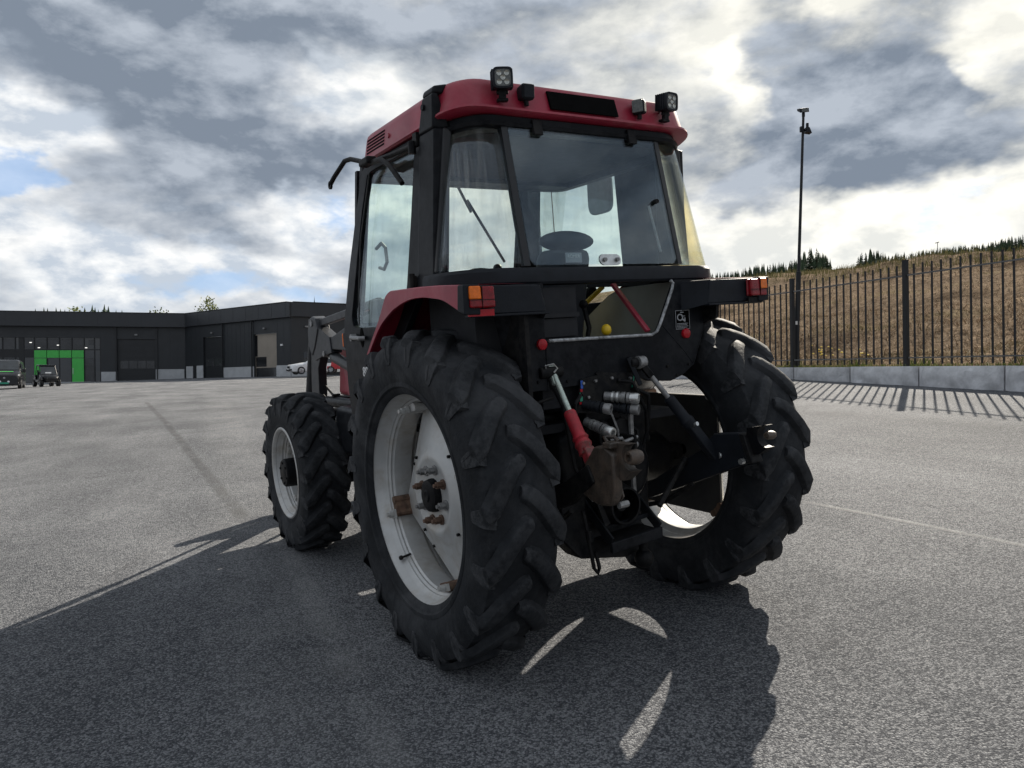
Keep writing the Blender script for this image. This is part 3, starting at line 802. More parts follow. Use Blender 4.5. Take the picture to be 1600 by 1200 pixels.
tree('spruce_tree', SPR[3], *behind(549, 462, 112), 'spruce tip half hidden behind the cab door edge of the tractor', None, 1.0)

# ------------------------------------------------------------------ parked vehicles in the distance
VBLK = pm('black_car_paint', (.004, .0045, .006), .25, var=.1, vs=2, coat=.25, spec=.3)
VWHT = pm('white_car_paint', (.68, .69, .70), .3, var=.03, vs=2, coat=.5)
VRED = pm('red_machine_paint', (.42, .02, .025), .4, var=.1, vs=2)
VGLS = pm('car_window', (.025, .03, .034), .06, var=.4, vs=3, spec=.7)
VTYR = pm('car_tyre', (.016, .016, .017), .8, var=.2, vs=6)
VRIM = pm('car_rim', (.30, .30, .31), .35, metal=.6, var=.2, vs=9)
VLMP = pm('headlamp_glass', (.62, .64, .66), .12, var=.2, vs=9, coat=.6)
def wheel(name, parent, loc, r, w, rimr=.62):
    t = put(name, MB().lathe([(-w/2, r*.70), (-w/2, r*.93), (-w*.38, r), (w*.38, r), (w/2, r*.93), (w/2, r*.70)], 24, closed=True), parent, loc, VTYR)
    b = MB().lathe([(-w*.40, r*.71), (-w*.46, r*.68), (-w*.25, r*.55), (-w*.25, .02)], 24).lathe([(w*.40, r*.71), (w*.46, r*.68), (w*.25, r*.55), (w*.25, .02)], 24)
    for k in range(5):
        a = 2*math.pi*k/5
        for s in (-1, 1): b.bar((s*w*.36, 0, 0), (s*w*.40, r*.66*math.cos(a), r*.66*math.sin(a)), .05, .05, (1, 0, 0))
    put('rim', b, t, (0, 0, 0), VRIM)
    return t
def body_loft(stations):
    """stations: (y, [(x, z) right half from bottom to top]) front to back"""
    rings = []
    for y, half in stations:
        rings.append([(x, y, z) for x, z in half] + [(-x, y, z) for x, z in reversed(half)])
    return MB().loft(rings)
# black van, its nose to the yard
VX, VY = -34.15, 52.0
van = thing('parked_van', 'black van parked nose first at the left edge by the glass front', 'van', (VX, VY, gz(VX, VY)))
van.rotation_euler = (0, 0, R(29)); van.scale = (.93, .93, .93)
def hv(w, z0, zb, zr, wr): return [(w*.93, z0), (w, z0+.12), (w, zb), (wr, zr-.12), (wr-.16, zr)]
vb = body_loft([(-2.55, [(.70,.28),(.80,.36),(.82,.70),(.72,.86),(.55,.92)]), (-2.42, hv(.93,.22,.86,1.03,.82)), (-1.75, hv(.98,.22,1.05,1.24,.90)), (-1.55, hv(.98,.22,1.1,1.32,.90)), (-.85, hv(.98,.22,1.15,2.02,.82)), (-.45, hv(.98,.22,1.15,2.12,.82)), (2.5, hv(.98,.25,1.15,2.12,.82)), (2.6, hv(.93,.35,1.15,2.05,.78))])
put('body', vb, van, mat=VBLK, bevel=.03)
put('windscreen', MB().add([(-.80,-1.54,1.36),(.80,-1.54,1.36),(.70,-.90,2.0),(-.70,-.90,2.0)], [(0,1,2,3)]).add([(-.80,-1.52,1.33),(.80,-1.52,1.33),(.70,-.88,1.98),(-.70,-.88,1.98)], [(0,3,2,1)]), van, mat=VGLS)
put('bonnet_stripe', MB().hexa([(-.55,-2.0,1.195),(.50,-2.0,1.195),(.50,-1.9,1.222),(-.55,-1.9,1.222),(-.55,-2.0,1.205),(.50,-2.0,1.205),(.50,-1.9,1.235),(-.55,-1.9,1.235)]), van, mat=GREEN)
for s in (-1, 1):
    put('headlamp', MB().hexa([(s*.62,-2.50,.70),(s*.84,-2.40,.74),(s*.86,-2.3,.78),(s*.62,-2.4,.74),(s*.60,-2.50,.86),(s*.86,-2.36,.98),(s*.88,-2.2,1.02),(s*.62,-2.42,.92)]), van, mat=VLMP, bevel=.02)
    put('side_window', MB().box(s*.93-.01, s*.93+.01, -1.2, -.3, 1.25, 1.75).hexa([(s*.955,-1.25,1.2),(s*.97,-1.25,1.2),(s*.97,-.2,1.2),(s*.955,-.2,1.2),(s*.86,-.95,1.85),(s*.875,-.95,1.85),(s*.875,-.2,1.85),(s*.86,-.2,1.85)]), van, mat=VGLS)
    mr = put('wing_mirror', MB().hexa([(s*1.0,-1.42,1.15),(s*1.20,-1.36,1.15),(s*1.2,-1.26,1.15),(s*1.0,-1.3,1.15),(s*1.0,-1.42,1.42),(s*1.19,-1.36,1.42),(s*1.19,-1.26,1.42),(s*1.0,-1.3,1.42)]), van, mat=VBLK, bevel=.03)
    put('mirror_glass', MB().box(min(s*1.03,s*1.17), max(s*1.03,s*1.17), -1.255, -1.248, 1.19, 1.38), mr, mat=VLMP)
    wheel('wheel', van, (s*.86, -1.65, .34), .34, .24); wheel('wheel', van, (s*.86, 1.6, .34), .34, .24)
    put('fog_lamp', MB().cyl((s*.25, -2.585, .50), (s*.25, -2.50, .50), .07, 12), van, mat=VLMP)
put('grille', MB().box(-.42, .42, -2.575, -2.545, .60, .84), van, mat=TRIMB)
put('badge', MB().cyl((0,-2.60,.76),(0,-2.57,.76),.07,14), van, mat=VRIM)
put('bumper', MB().box(-.86, .86, -2.60, -2.35, .26, .46), van, mat=TRIMB, bevel=.04)
put('number_plate', MB().box(-.27, .27, -2.615, -2.602, .33, .45), van, mat=GRNM)
put('roof_bar', MB().bar((-.7,-.3,2.17),(.7,-.3,2.17),.05,.05).bar((-.7,1.6,2.17),(.7,1.6,2.17),.05,.05), van, mat=TRIMB)

# small side by side buggy
UX, UY = -33.95, 56.0
utv = thing('utility_buggy', 'small black open sided utility buggy parked between the van and the green door', 'buggy', (UX, UY, gz(UX, UY)))
utv.rotation_euler = (0, 0, R(46)); utv.scale = (.80, .80, .82)
ub = body_loft([(-1.5, [(.35,.42),(.50,.48),(.50,.70),(.42,.78)]), (-1.35, [(.50,.38),(.62,.45),(.62,.86),(.50,.95)]), (-.75, [(.55,.34),(.70,.40),(.70,1.02),(.56,1.10)]), (-.6, [(.55,.34),(.72,.40),(.72,1.05),(.6,1.10)]), (-.5, [(.55,.34),(.72,.40),(.72,.62),(.6,.66)]), (.55, [(.55,.34),(.72,.40),(.72,.62),(.6,.66)]), (.6, [(.55,.34),(.74,.50),(.74,1.0),(.70,1.05)]), (1.5, [(.5,.45),(.74,.55),(.74,1.0),(.70,1.05)])])
put('body', ub, utv, mat=VBLK, bevel=.02)
rf = MB()
for s in (-1, 1):
    rf.tube([(s*.68,-.70,1.05),(s*.62,-.30,1.80),(s*.62,.55,1.84),(s*.68,.70,1.0)], .032, 8)
rf.tube([(-.62,-.30,1.80),(.62,-.30,1.80)], .03, 8).tube([(-.62,.55,1.84),(.62,.55,1.84)], .03, 8)
put('roll_cage', rf, utv, mat=TRIMB)
put('roof', MB().hexa([(-.66,-.42,1.83),(.66,-.42,1.83),(.66,.62,1.88),(-.66,.62,1.88),(-.62,-.38,1.92),(.62,-.38,1.92),(.62,.58,1.96),(-.62,.58,1.96)]), utv, mat=VBLK, bevel=.03)
ws = put('windscreen', MB().hexa([(-.62,-.70,1.10),(.62,-.70,1.10),(.62,-.68,1.10),(-.62,-.68,1.10),(-.57,-.33,1.78),(.57,-.33,1.78),(.57,-.31,1.78),(-.57,-.31,1.78)]), utv, mat=VGLS)
put('windscreen_lettering', MB().hexa([(-.26,-.685,1.16),(.22,-.685,1.16),(.22,-.68,1.16),(-.26,-.68,1.16),(-.24,-.63,1.27),(.24,-.63,1.27),(.24,-.62,1.27),(-.24,-.62,1.27)]), ws, mat=WHITE)
put('seat', MB().box(-.6,.6,.1,.45,.62,.80).box(-.6,-.05,.40,.55,.8,1.35).box(.05,.6,.40,.55,.8,1.35), utv, mat=SEATM, bevel=.04)
for s in (-1, 1):
    for y in (-1.05, 1.0): wheel('wheel', utv, (s*.68, y, .33), .33, .27)
    put('headlamp', MB().hexa([(s*.30,-1.53,.66),(s*.52,-1.42,.68),(s*.52,-1.3,.68),(s*.3,-1.4,.66),(s*.30,-1.50,.76),(s*.54,-1.40,.84),(s*.54,-1.3,.84),(s*.3,-1.38,.8)]), utv, mat=VLMP)
    put('mudguard', MB().tube([(s*.68,-1.42,.55),(s*.68,-1.3,.76),(s*.68,-1.02,.84),(s*.68,-.72,.74)], .07, 6), utv, mat=VBLK)
    put('mirror', MB().box(min(s*.72,s*.86), max(s*.72,s*.86), -.52,-.47,1.32,1.45), utv, mat=TRIMB, bevel=.01)
put('bumper', MB().tube([(-.4,-1.62,.45),(.4,-1.62,.45),(.4,-1.58,.70),(-.4,-1.58,.70),(-.4,-1.62,.45)], .028, 8), utv, mat=TRIMB)

# white estate car behind the loader
CX, CY = -16.15, 62.6
car = thing('white_car', 'white sport utility car parked at the corner of the building behind the loader', 'car', (CX, CY, gz(CX, CY)+.22))
car.rotation_euler = (0, 0, R(-58)); car.scale = (.86, .86, .86)
def hc(w, zb, zr, wr): return [(w*.95, .24), (w, .34), (w, zb), (wr, zr-.08), (wr-.12, zr)]
cb = body_loft([(-2.36, [(.62,.34),(.70,.40),(.72,.64),(.66,.78),(.5,.82)]), (-2.2, hc(.88,.74,.92,.78)), (-1.3, hc(.95,.92,1.06,.84)), (-1.1, hc(.95,.96,1.11,.84)), (-.35, hc(.95,1.0,1.58,.72)), (.1, hc(.95,1.0,1.66,.72)), (1.5, hc(.95,1.02,1.62,.72)), (2.0, hc(.94,1.04,1.30,.80)), (2.3, hc(.90,.95,1.05,.80)), (2.36, hc(.84,.8,.9,.7))])
put('body', cb, car, mat=VWHT, bevel=.03)
put('windscreen', MB().hexa([(-.78,-1.09,1.12),(.78,-1.09,1.12),(.78,-1.05,1.12),(-.78,-1.05,1.12),(-.62,-.40,1.575),(.62,-.40,1.575),(.62,-.36,1.575),(-.62,-.36,1.575)]), car, mat=VGLS)
for s in (-1, 1):
    put('side_window', MB().hexa([(s*.935,-.85,1.06),(s*.955,-.85,1.06),(s*.955,1.7,1.08),(s*.935,1.7,1.08),(s*.74,-.28,1.50),(s*.765,-.28,1.50),(s*.765,1.4,1.50),(s*.74,1.4,1.50)]), car, mat=VGLS)
    put('headlamp', MB().hexa([(s*.46,-2.38,.66),(s*.82,-2.26,.68),(s*.88,-2.0,.72),(s*.46,-2.2,.7),(s*.46,-2.36,.76),(s*.82,-2.24,.80),(s*.89,-1.95,.86),(s*.46,-2.2,.8)]), car, mat=VLMP)
    put('kidney_grille', MB().box(min(s*.04,s*.34), max(s*.04,s*.34), -2.42,-2.37,.56,.76), car, mat=TRIMB, bevel=.02)
    put('air_intake', MB().box(min(s*.40,s*.78), max(s*.40,s*.78), -2.38,-2.28,.34,.50), car, mat=TRIMB, bevel=.02)
    put('wing_mirror', MB().box(min(s*.95,s*1.12), max(s*.95,s*1.12), -.82,-.68,1.04,1.18), car, mat=VWHT, bevel=.03)
    put('tail_lamp', MB().hexa([(s*.60,2.37,.86),(s*.9,2.28,.86),(s*.9,2.2,.86),(s*.6,2.3,.86),(s*.60,2.35,1.0),(s*.9,2.26,1.0),(s*.9,2.2,1.0),(s*.6,2.3,1.0)]), car, mat=REDL)
    for y in (-1.45, 1.45): wheel('wheel', car, (s*.86, y, .36), .36, .24)
put('lower_grille', MB().box(-.36,.36,-2.40,-2.33,.32,.48), car, mat=TRIMB)
put('number_plate', MB().box(-.26,.26,-2.43,-2.415,.46,.55), car, mat=WHITE)
# small red machine beyond it
MX, MY = -13.1, 59.0
mach = thing('red_machine', 'small red work machine parked to the right of the white car, half behind the loader', 'machine', (MX, MY, gz(MX, MY)+.35))
put('chassis', MB().box(-1.0,.9,-.4,.6,.30,.52), mach, mat=VRED, bevel=.03)
put('body', MB().hexa([(-.75,-.3,.52),(-.1,-.3,.52),(-.1,.5,.52),(-.75,.5,.52),(-.62,-.25,1.18),(-.12,-.25,1.3),(-.12,.45,1.3),(-.62,.45,1.18)]), mach, mat=VRED, bevel=.03)
put('engine_cover', MB().box(.0,.85,-.3,.5,.53,.98), mach, mat=TRIMB, bevel=.04)
for x in (-.7, .6):
    for y in (-.38, .58): wheel('wheel', mach, (x, y, .26), .26, .16).rotation_euler = (0, 0, R(90))

# ------------------------------------------------------------------ the tractor
TR = thing('tractor', 'red and black farm tractor seen from behind with silver wheels, glazed cab and front loader', 'tractor')
TR.matrix_world = Matrix(((0.847727880650122, -0.5279488198689807, -0.051258999428662466, 0.34400804),
                          (0.5243631834945819, 0.8486831545269742, -0.06913866521750843, 3.99978041),
                          (0.08000432597283225, 0.03173244201316891, 0.996289295310109, 0.22999096), (0, 0, 0, 1)))
T = lambda name, mb, mat, parent=None, bevel=0, seg=2: put(name, mb, parent or TR, mat=mat, bevel=bevel, seg=seg)

def tyre(Rt, hw, rb, nl, lugh, ph, flat, zax):
    """Agricultural tyre about the x axis: carcass, staggered lugs, hollow lug ends on the shoulders."""
    b = MB(); rs = Rt-lugh
    prof = [(-hw*.78, rb-.012), (-hw*.86, rb+.004), (-hw*.90, rb+.03), (-hw*.985, rb+(rs-rb)*.38), (-hw*1.0, rb+(rs-rb)*.58), (-hw*.97, rb+(rs-rb)*.80), (-hw*.88, rs-.018), (-hw*.70, rs-.004), (-hw*.35, rs+.003), (0, rs+.004)]
    prof = prof + [(-x, r) for x, r in prof[-2::-1]]
    b.lathe(prof, 96)
    # raised ring where the rim protector sits
    for s in (-1, 1):
        b.lathe([(s*hw*.885, rb+.018), (s*hw*.935, rb+.026), (s*hw*.935, rb+.036), (s*hw*.93, rb+.045)], 96)
    def P(x, r, phi): return (x, -r*math.cos(phi), r*math.sin(phi))
    dmax = hw*1.15/Rt
    for s in (-1, 1):
        for k in range(nl):
            p0 = 2*math.pi*(k+(.25 if s > 0 else -.25))/nl + ph
            secs = []
            # t, x/hw, dphi share, top r drop, half top width, half base width
            for xq, dq, dr, wt, wb in ((-.11, .03, .010, .018, .034), (-.02, .01, .002, .026, .044), (.16, -.09, .0, .029, .047), (.40, -.32, .0, .029, .048), (.64, -.62, .003, .029, .048), (.85, -.89, .010, .030, .046), (.985, -1.0, .022, .031, .042)):
                secs.append((s*xq*hw, p0+dq*dmax, Rt-dr, wt, wb))
            rings = []
            for i, (x, p, r, wt, wb) in enumerate(secs):
                x2, p2 = secs[min(i+1, len(secs)-1)][:2]; x1, p1 = secs[max(i-1, 0)][:2]
                dx_, da = x2-x1, (p2-p1)*Rt; L = math.hypot(dx_, da)
                sx_, sa = -da/L, dx_/L
                if i == len(secs)-1: sx_, sa = -.35*da/L, s*1.0
                rb_ = rs-.004 if i < 5 else (rs-.012 if i == 5 else rs-.03)
                q = []
                for w_, rr in ((-wb, rb_), (-wt-.006, r-.016), (-wt+.0005, r-.004), (-wt+.009, r), (wt-.009, r), (wt-.0005, r-.004), (wt+.006, r-.016), (wb, rb_)):
                    q.append(P(x+sx_*w_, rr, p+sa*w_/Rt))
                rings.append(q)
            n = 8
            vs = [v for q in rings for v in q]; fs = []
            for i in range(len(rings)-1):
                for j in range(n-1): fs.append((i*n+j, i*n+j+1, (i+1)*n+j+1, (i+1)*n+j))
            fs.append(tuple(range(n))); fs.append(tuple((len(rings)-1)*n+j for j in range(n)))
            b.add(vs, fs)
            # shoulder end: two ribs running down the sidewall round a hollow
            x, p, r, wt, wb = secs[-1]; sh = wt/Rt
            for e in (-1, 1):
                rr = []
                for xo, ro, off, hwid in ((.955, -.006, .80, .0125), (1.006, -.034, .78, .0125), (1.022, -.074, .64, .0125), (1.016, -.116, .44, .012)):
                    xx = s*hw*xo; rad = r+ro
                    a = p+e*off*sh*1.15
                    rr.append([P(xx-s*.035, rad-.006, a-hwid*1.5/Rt), P(xx, rad, a-hwid*.8/Rt), P(xx, rad, a+hwid*.8/Rt), P(xx-s*.035, rad-.006, a+hwid*1.5/Rt)])
                b.loft(rr)
            rr = []
            for xo, ro, hw_ in ((.96, -.012, .95), (.996, -.036, .92), (1.010, -.076, .78), (1.006, -.122, .56)):
                rr.append([P(s*hw*xo-s*.04, r+ro, p-hw_*sh), P(s*hw*xo, r+ro, p-hw_*sh), P(s*hw*xo, r+ro, p+hw_*sh), P(s*hw*xo-s*.04, r+ro, p+hw_*sh)])
            b.loft(rr)
            rr = []
            for xo, ro, hw_ in ((1.012, -.104, .78), (1.018, -.124, .55)):
                rr.append([P(s*hw*xo-s*.03, r+ro, p-hw_*sh), P(s*hw*xo, r+ro, p-hw_*sh), P(s*hw*xo, r+ro, p+hw_*sh), P(s*hw*xo-s*.03, r+ro, p+hw_*sh)])
            b.loft(rr)
    out = []
    for x, y, z in b.v:
        if z < -zax:                                   # rests on the asphalt, bulging a little
            x *= 1+.5*min(.05, -zax-z); z = -zax
        out.append((x, y, z))
    b.v = out
    return b
def rim_profile(hw, ro, rw):
    """closed section of a drop-centre rim, seen side first"""
    ins = [(-hw, ro), (-hw-.006, ro-.006), (-hw-.006, ro-.014), (-hw+.006, ro-.026), (-hw+.045, ro-.034), (-hw+.052, ro-.040), (-hw+.060, ro-.044), (-hw*.52, rw+.018), (-hw*.47, rw+.017), (-hw*.42, rw+.006), (-hw*.36, rw+.008), (-hw*.30, rw), (hw*.30, rw), (hw*.38, rw+.002), (hw*.42, rw+.012), (hw-.060, ro-.040), (hw-.052, ro-.040), (hw-.045, ro-.034), (hw-.006, ro-.026), (hw+.006, ro-.014), (hw+.006, ro-.006), (hw, ro)]
    return ins + [(hw-.006, ro-.008), (hw-.02, ro-.014), (hw-.06, ro-.022), (hw*.40, rw+.03), (hw*.30, rw+.014), (-hw*.30, rw+.014), (-hw*.40, rw+.03), (-hw+.06, ro-.022), (-hw+.02, ro-.014), (-hw+.006, ro-.008)]
def disc_mb(prof, lobes, n=72, thick=.010):
    """dished disc; prof = (x, r0..1 of edge); the edge radius varies with angle"""
    rings = []
    for side in (0, 1):
        seq = prof if side == 0 else prof[::-1]
        for x, r in seq:
            rg = []
            for j in range(n):
                t = 2*math.pi*j/n; k = 1.0
                rr = r
                if r > .25: rr = r*(1 + (lobes(t)-1)*min(1, (r-.25)/(prof[-1][1]-.25)))
                rg.append((x+side*thick, rr*math.cos(t), rr*math.sin(t)))
            rings.append(rg)
    rings.append(rings[0])
    return MB().loft(rings, False, False)
def rear_wheel(s, x, zax, phase, lob):
    """s = -1 left, +1 right; built with the outside at -x, mirrored for the right side"""
    F = (lambda b: b) if s < 0 else (lambda b: b.mirror())
    def bump(t):
        d = (t-lob) % (math.pi/2) - math.pi/4
        return min(1.0, .765/math.cos(d))
    disc = disc_mb([(-.034, .075), (-.034, .148), (-.044, .165), (-.044, .185), (-.028, .215), (-.014, .26), (.008, .35), (.014, .420)], bump)
    w = put('rear_wheel', F(disc), TR, (x, 0, zax), RIMM)
    put('inner_plate', F(disc_mb([(-.022, .03), (-.016, .13), (-.002, .215), (.006, .27), (.024, .36), (.030, .418)], bump, thick=.006)), w, (0,0,0), PLATE)
    put('tyre', F(tyre(.762, .177, .488, 19, .033, phase, True, zax)), w, (0,0,0), RUB)
    put('rim', F(MB().lathe(rim_profile(.140, .505, .435), 96, closed=True)), w, (0,0,0), RIMM)
    cap = MB().lathe([(-.075, .0005), (-.078, .022), (-.072, .03), (-.072, .060), (-.066, .072), (-.045, .078), (-.03, .078)], 32)
    put('hub_cap', F(cap), w, (0,0,0), BLKM)
    nutm = F(MB().cyl((-.072,0,0), (-.034,0,0), .0165, 6).cyl((-.085,0,0), (-.072,0,0), .009, 8).cyl((-.042,0,0), (-.034,0,0), .024, 12)).mesh('lug_nut')
    nr = nutm.copy(); nutm.materials.append(GREYS); nr.materials.append(RUST)
    for k in range(8):
        a = 2*math.pi*(k+.3)/8
        put('lug_nut', nr if k in (0, 3, 5, 6) else nutm, w, (0, .122*math.cos(a), .122*math.sin(a)))
    # rim clamps at the disc lobes
    brm = F(MB().box(-.065,.045,-.022,.022,.400,.436).cyl((-.070,-.034,.412),(.045,-.034,.412),.018,12).cyl((-.070,.034,.412),(.045,.034,.412),.018,12)).mesh('rim_clamp', 30); brm.materials.append(RUST); brg = brm.copy(); brg.materials[0] = RIMM
    bom = F(MB().cyl((-.118,.034,.412), (-.02,.034,.412), .011, 10).box(-.086,-.071,.012,.056,.398,.430).cyl((-.105,.034,.412),(-.087,.034,.412),.017,6)).mesh('clamp_bolt'); bom.materials.append(RIMM)
    for k in range(4):
        a = lob+k*math.pi/2-math.pi/2
        o = put('rim_clamp', brm if k != 1 else brg, w); o.rotation_euler = (a, 0, 0)
        o = put('clamp_bolt', bom, w); o.rotation_euler = (a, 0, 0)
    for k in range(4):
        a = lob+(k+.5)*math.pi/2
        for rr, da in ((.245, .16), (.29, -.12)):
            pb = F(MB().cyl((-.030 if rr < .28 else -.006,0,0), (-.008 if rr < .28 else .01,0,0), .0075, 8)); put('bolt_hole_plug', pb, w, (0, rr*math.cos(a+da), rr*math.sin(a+da)), BLKM)
    put('valve', F(MB().cyl((-.100,.29,-.345), (-.05,.285,-.335), .006, 8).ball((-.10,.29,-.345), .012, 10, 6)), w, (0,0,0), BLKM)
    return w
ZR = .730
rear_wheel(-1, -.757, ZR, .07, R(-16)); rear_wheel(1, .757, ZR, .16, R(45))
def front_wheel(s, x, y, zax, phase):
    F = (lambda b: b) if s < 0 else (lambda b: b.mirror())
    bump = lambda t: .86+.16*abs(math.cos(2*t+.5))**6
    disc = disc_mb([(-.030, .06), (-.030, .16), (-.012, .20), (.0, .23), (.012, .278)], bump, 56)
    w = put('front_wheel', F(disc), TR, (x, y, zax), RIMM)
    put('tyre', F(tyre(.566, .152, .312, 18, .029, phase, True, zax)), w, (0,0,0), RUB)
    put('rim', F(MB().lathe(rim_profile(.138, .330, .272), 72, closed=True)), w, (0,0,0), RIMM)
    put('hub', F(MB().lathe([(-.152,.0005),(-.152,.055),(-.150,.060),(-.150,.092),(-.142,.100),(-.03,.104),(-.03,.125),(-.02,.13)], 36)), w, (0,0,0), BLKM)
    hb_ = F(MB().cyl((-.158,0,0),(-.148,0,0),.009,6)).mesh('hub_bolt'); hb_.materials.append(BLKM)
    nt_ = F(MB().cyl((-.055,0,0),(-.03,0,0),.012,6)).mesh('lug_nut'); nt_.materials.append(GREYS)
    for k in range(6):
        a = k*math.pi/3+.4; put('hub_bolt', hb_, w, (0, .072*math.cos(a), .072*math.sin(a)))
    for k in range(8):
        a = k*math.pi/4+.2; put('lug_nut', nt_, w, (0, .142*math.cos(a), .142*math.sin(a)))
    for k in range(4):
        o = put('rim_clamp', F(MB().box(-.05,.04,-.022,.022,.240,.272)), w, (0,0,0), RIMM, .004); o.rotation_euler = (.55+k*math.pi/2, 0, 0)
FX_, FY_, FZ_ = .703, 2.347, .548
front_wheel(-1, -FX_, FY_, FZ_, .1); front_wheel(1, FX_, FY_, FZ_, .3)

# ---- running gear
T('gearbox', MB().hexa([(-.20,-.36,.52),(.20,-.36,.52),(.20,1.5,.52),(-.20,1.5,.52),(-.20,-.36,1.05),(.20,-.36,1.05),(.20,1.5,.98),(-.20,1.5,.98)]).lathe([(-.42,.0005),(-.42,.15),(-.36,.19),(-.30,.19)], 24, (0,0,.78), 'y'), BLKM, bevel=.03)
T('rear_axle', MB().lathe([(-.60,.105),(-.56,.13),(-.30,.15),(-.22,.21),(.22,.21),(.30,.15),(.56,.13),(.60,.105)], 28, (0,0,ZR)).cyl((-.73,0,ZR),(.73,0,ZR),.05,16), BLKM)
T('front_axle', MB().cyl((-.56,FY_,FZ_),(.56,FY_,FZ_),.075,18).box(-.20,.20,FY_-.12,FY_+.12,.44,.68).cyl((-.62,FY_-.02,FZ_-.14),(-.62,FY_-.02,FZ_+.14),.075,14).cyl((.62,FY_-.02,FZ_-.14),(.62,FY_-.02,FZ_+.14),.075,14), BLKM, bevel=.01)
T('steering_rod', MB().cyl((-.55,FY_-.19,FZ_+.01),(.55,FY_-.19,FZ_+.01),.018,10).cyl((-.30,FY_-.19,FZ_+.03),(.1,FY_-.19,FZ_+.03),.035,12).ball((-.55,FY_-.19,FZ_+.01),.035), BLKM)
T('drive_shaft_tunnel', MB().cyl((-.12,1.4,.60),(-.05,FY_-.1,.56),.06,14), BLKM)
T('engine_block', MB().box(-.22,.22,1.45,2.75,.62,1.02).box(-.26,.26,1.5,2.6,.75,.95), BLKM, bevel=.02)
T('fuel_tank', MB().box(-.58,-.28,1.10,1.95,.70,1.02), BLK, bevel=.04)
T('cab_step', MB().box(-.72,-.42,1.12,1.36,.42,.45).bar((-.70,1.15,.45),(-.62,1.12,.86),.03,.03).bar((-.70,1.33,.45),(-.62,1.30,.86),.03,.03), BLKM, bevel=.006)
T('tool_box', MB().box(-.56,-.36,1.96,2.12,.70,.88), DARK, bevel=.02)
# ---- bonnet
hd = T('bonnet', MB().hexa([(-.27,1.22,1.04),(.27,1.22,1.04),(.25,2.80,1.03),(-.25,2.80,1.03),(-.26,1.22,1.62),(.26,1.22,1.62),(.21,2.80,1.44),(-.21,2.80,1.44)]), RED, bevel=.04)
T('side_grille', MB().box(-.276,-.262,1.5,2.2,1.12,1.36), DARK, hd)
T('bonnet_side_panel', MB().hexa([(-.285,2.10,1.00),(-.26,2.10,1.00),(-.26,2.46,1.02),(-.285,2.46,1.02),(-.285,2.0,1.30),(-.26,2.0,1.30),(-.26,2.54,1.30),(-.285,2.54,1.30)]), RED, hd, .004)
bl = T('bonnet_badge', MB().box(-.290,-.262,2.02,2.42,1.31,1.42), LABEL, hd)
tm = text_mesh('C', .10); tm.materials.append(WHITE)
o = put('letter', tm, bl, (-.292, 2.24, 1.365)); o.rotation_euler = (R(90), 0, R(-90))
T('exhaust', MB().cyl((.24,2.0,1.45),(.24,2.0,2.2),.03,12), BLKM)
T('battery_box', MB().box(-.495,-.40,1.66,1.79,1.425,1.52), DARK, bevel=.02)
ind = T('front_indicator', MB().box(-.505,-.40,1.80,1.87,1.415,1.522), DARK, bevel=.012)
T('lens', MB().box(-.503,-.405,1.871,1.895,1.42,1.517), AMBER, ind, .012)

# ---- front loader
for s in (-1, 1):
    X = s*.335; h = s*.035
    la = T('loader_arm', MB().prism([(X-h,y,z) for y, z in ((1.5,1.45),(1.5,1.66),(2.07,1.586),(2.57,1.485),(2.79,1.60),(2.94,1.61),(3.02,1.42),(3.07,1.23),(3.10,1.04),(3.28,.70),(3.52,.30),(3.42,.22),(3.12,.62),(2.90,1.05),(2.875,1.26),(2.76,1.39),(2.51,1.405),(2.116,1.391))], (2*h,0,0)), LOADM, None, .008)
    T('arm_plate', MB().prism([(X-h*1.25,y,z) for y, z in ((2.50,1.38),(2.52,1.50),(2.78,1.585),(2.95,1.58),(3.0,1.42),(2.90,1.32),(2.72,1.355))], (2.5*h,0,0)), LOADM, la, .004)
    T('parallel_link', MB().bar((X,1.58,1.705),(X,2.80,1.618),.045,.058), LOADM, la, .008)
    T('knee_plate', MB().prism([(X-h*1.5,y,z) for y, z in ((2.76,1.57),(2.80,1.655),(2.88,1.675),(2.98,1.655),(3.02,1.56),(3.03,1.44),(2.96,1.36),(2.88,1.42))], (3*h,0,0)), LOADM, la, .010)
    T('pivot_pin', MB().cyl((X-.06,2.90,1.62),(X+.06,2.90,1.62),.026,12), GREYS, la)
    T('pivot_pin', MB().cyl((X-.055,2.66,1.375),(X+.055,2.66,1.375),.022,12), GREYS, la)
    T('lift_cylinder', MB().cyl((X,2.64,1.358),(X,2.3,1.30),.024,12).cyl((X,2.56,1.345),(X,2.10,1.25),.042,16).cyl((X-.045,2.08,1.245),(X+.045,2.08,1.245),.048,14), LOADM, la)
    T('tilt_cylinder', MB().cyl((X-s*-.01,3.03,1.50),(X-s*-.01,3.26,.98),.034,14).cyl((X-s*-.01,3.26,.98),(X-s*-.01,3.62,.42),.02,12), LOADM, la)
    T('mounting_post', MB().box(X-.05,X+.05,1.50,1.66,.80,1.72), LOADM, la, .012)
    T('hydraulic_pipe', MB().tube([(X-s*.02,3.02,1.24),(X-s*.02,2.92,1.12),(X-s*.02,2.70,1.035),(X-s*.02,2.10,1.055),(X-s*.02,1.62,1.30)], .010, 8), BLKM, la)
    T('hydraulic_pipe', MB().tube([(X+s*.01,3.04,1.18),(X+s*.01,2.94,1.06),(X+s*.01,2.74,.99),(X+s*.01,2.10,1.01)], .010, 8), BLKM, la)
    T('pipe_clamp', MB().box(X-.03,X+.03,2.58,2.62,.985,1.06), BLKM, la, .004)
T('loader_cross_tube', MB().cyl((-.33,3.12,.86),(.33,3.12,.86),.05,16), BLK)
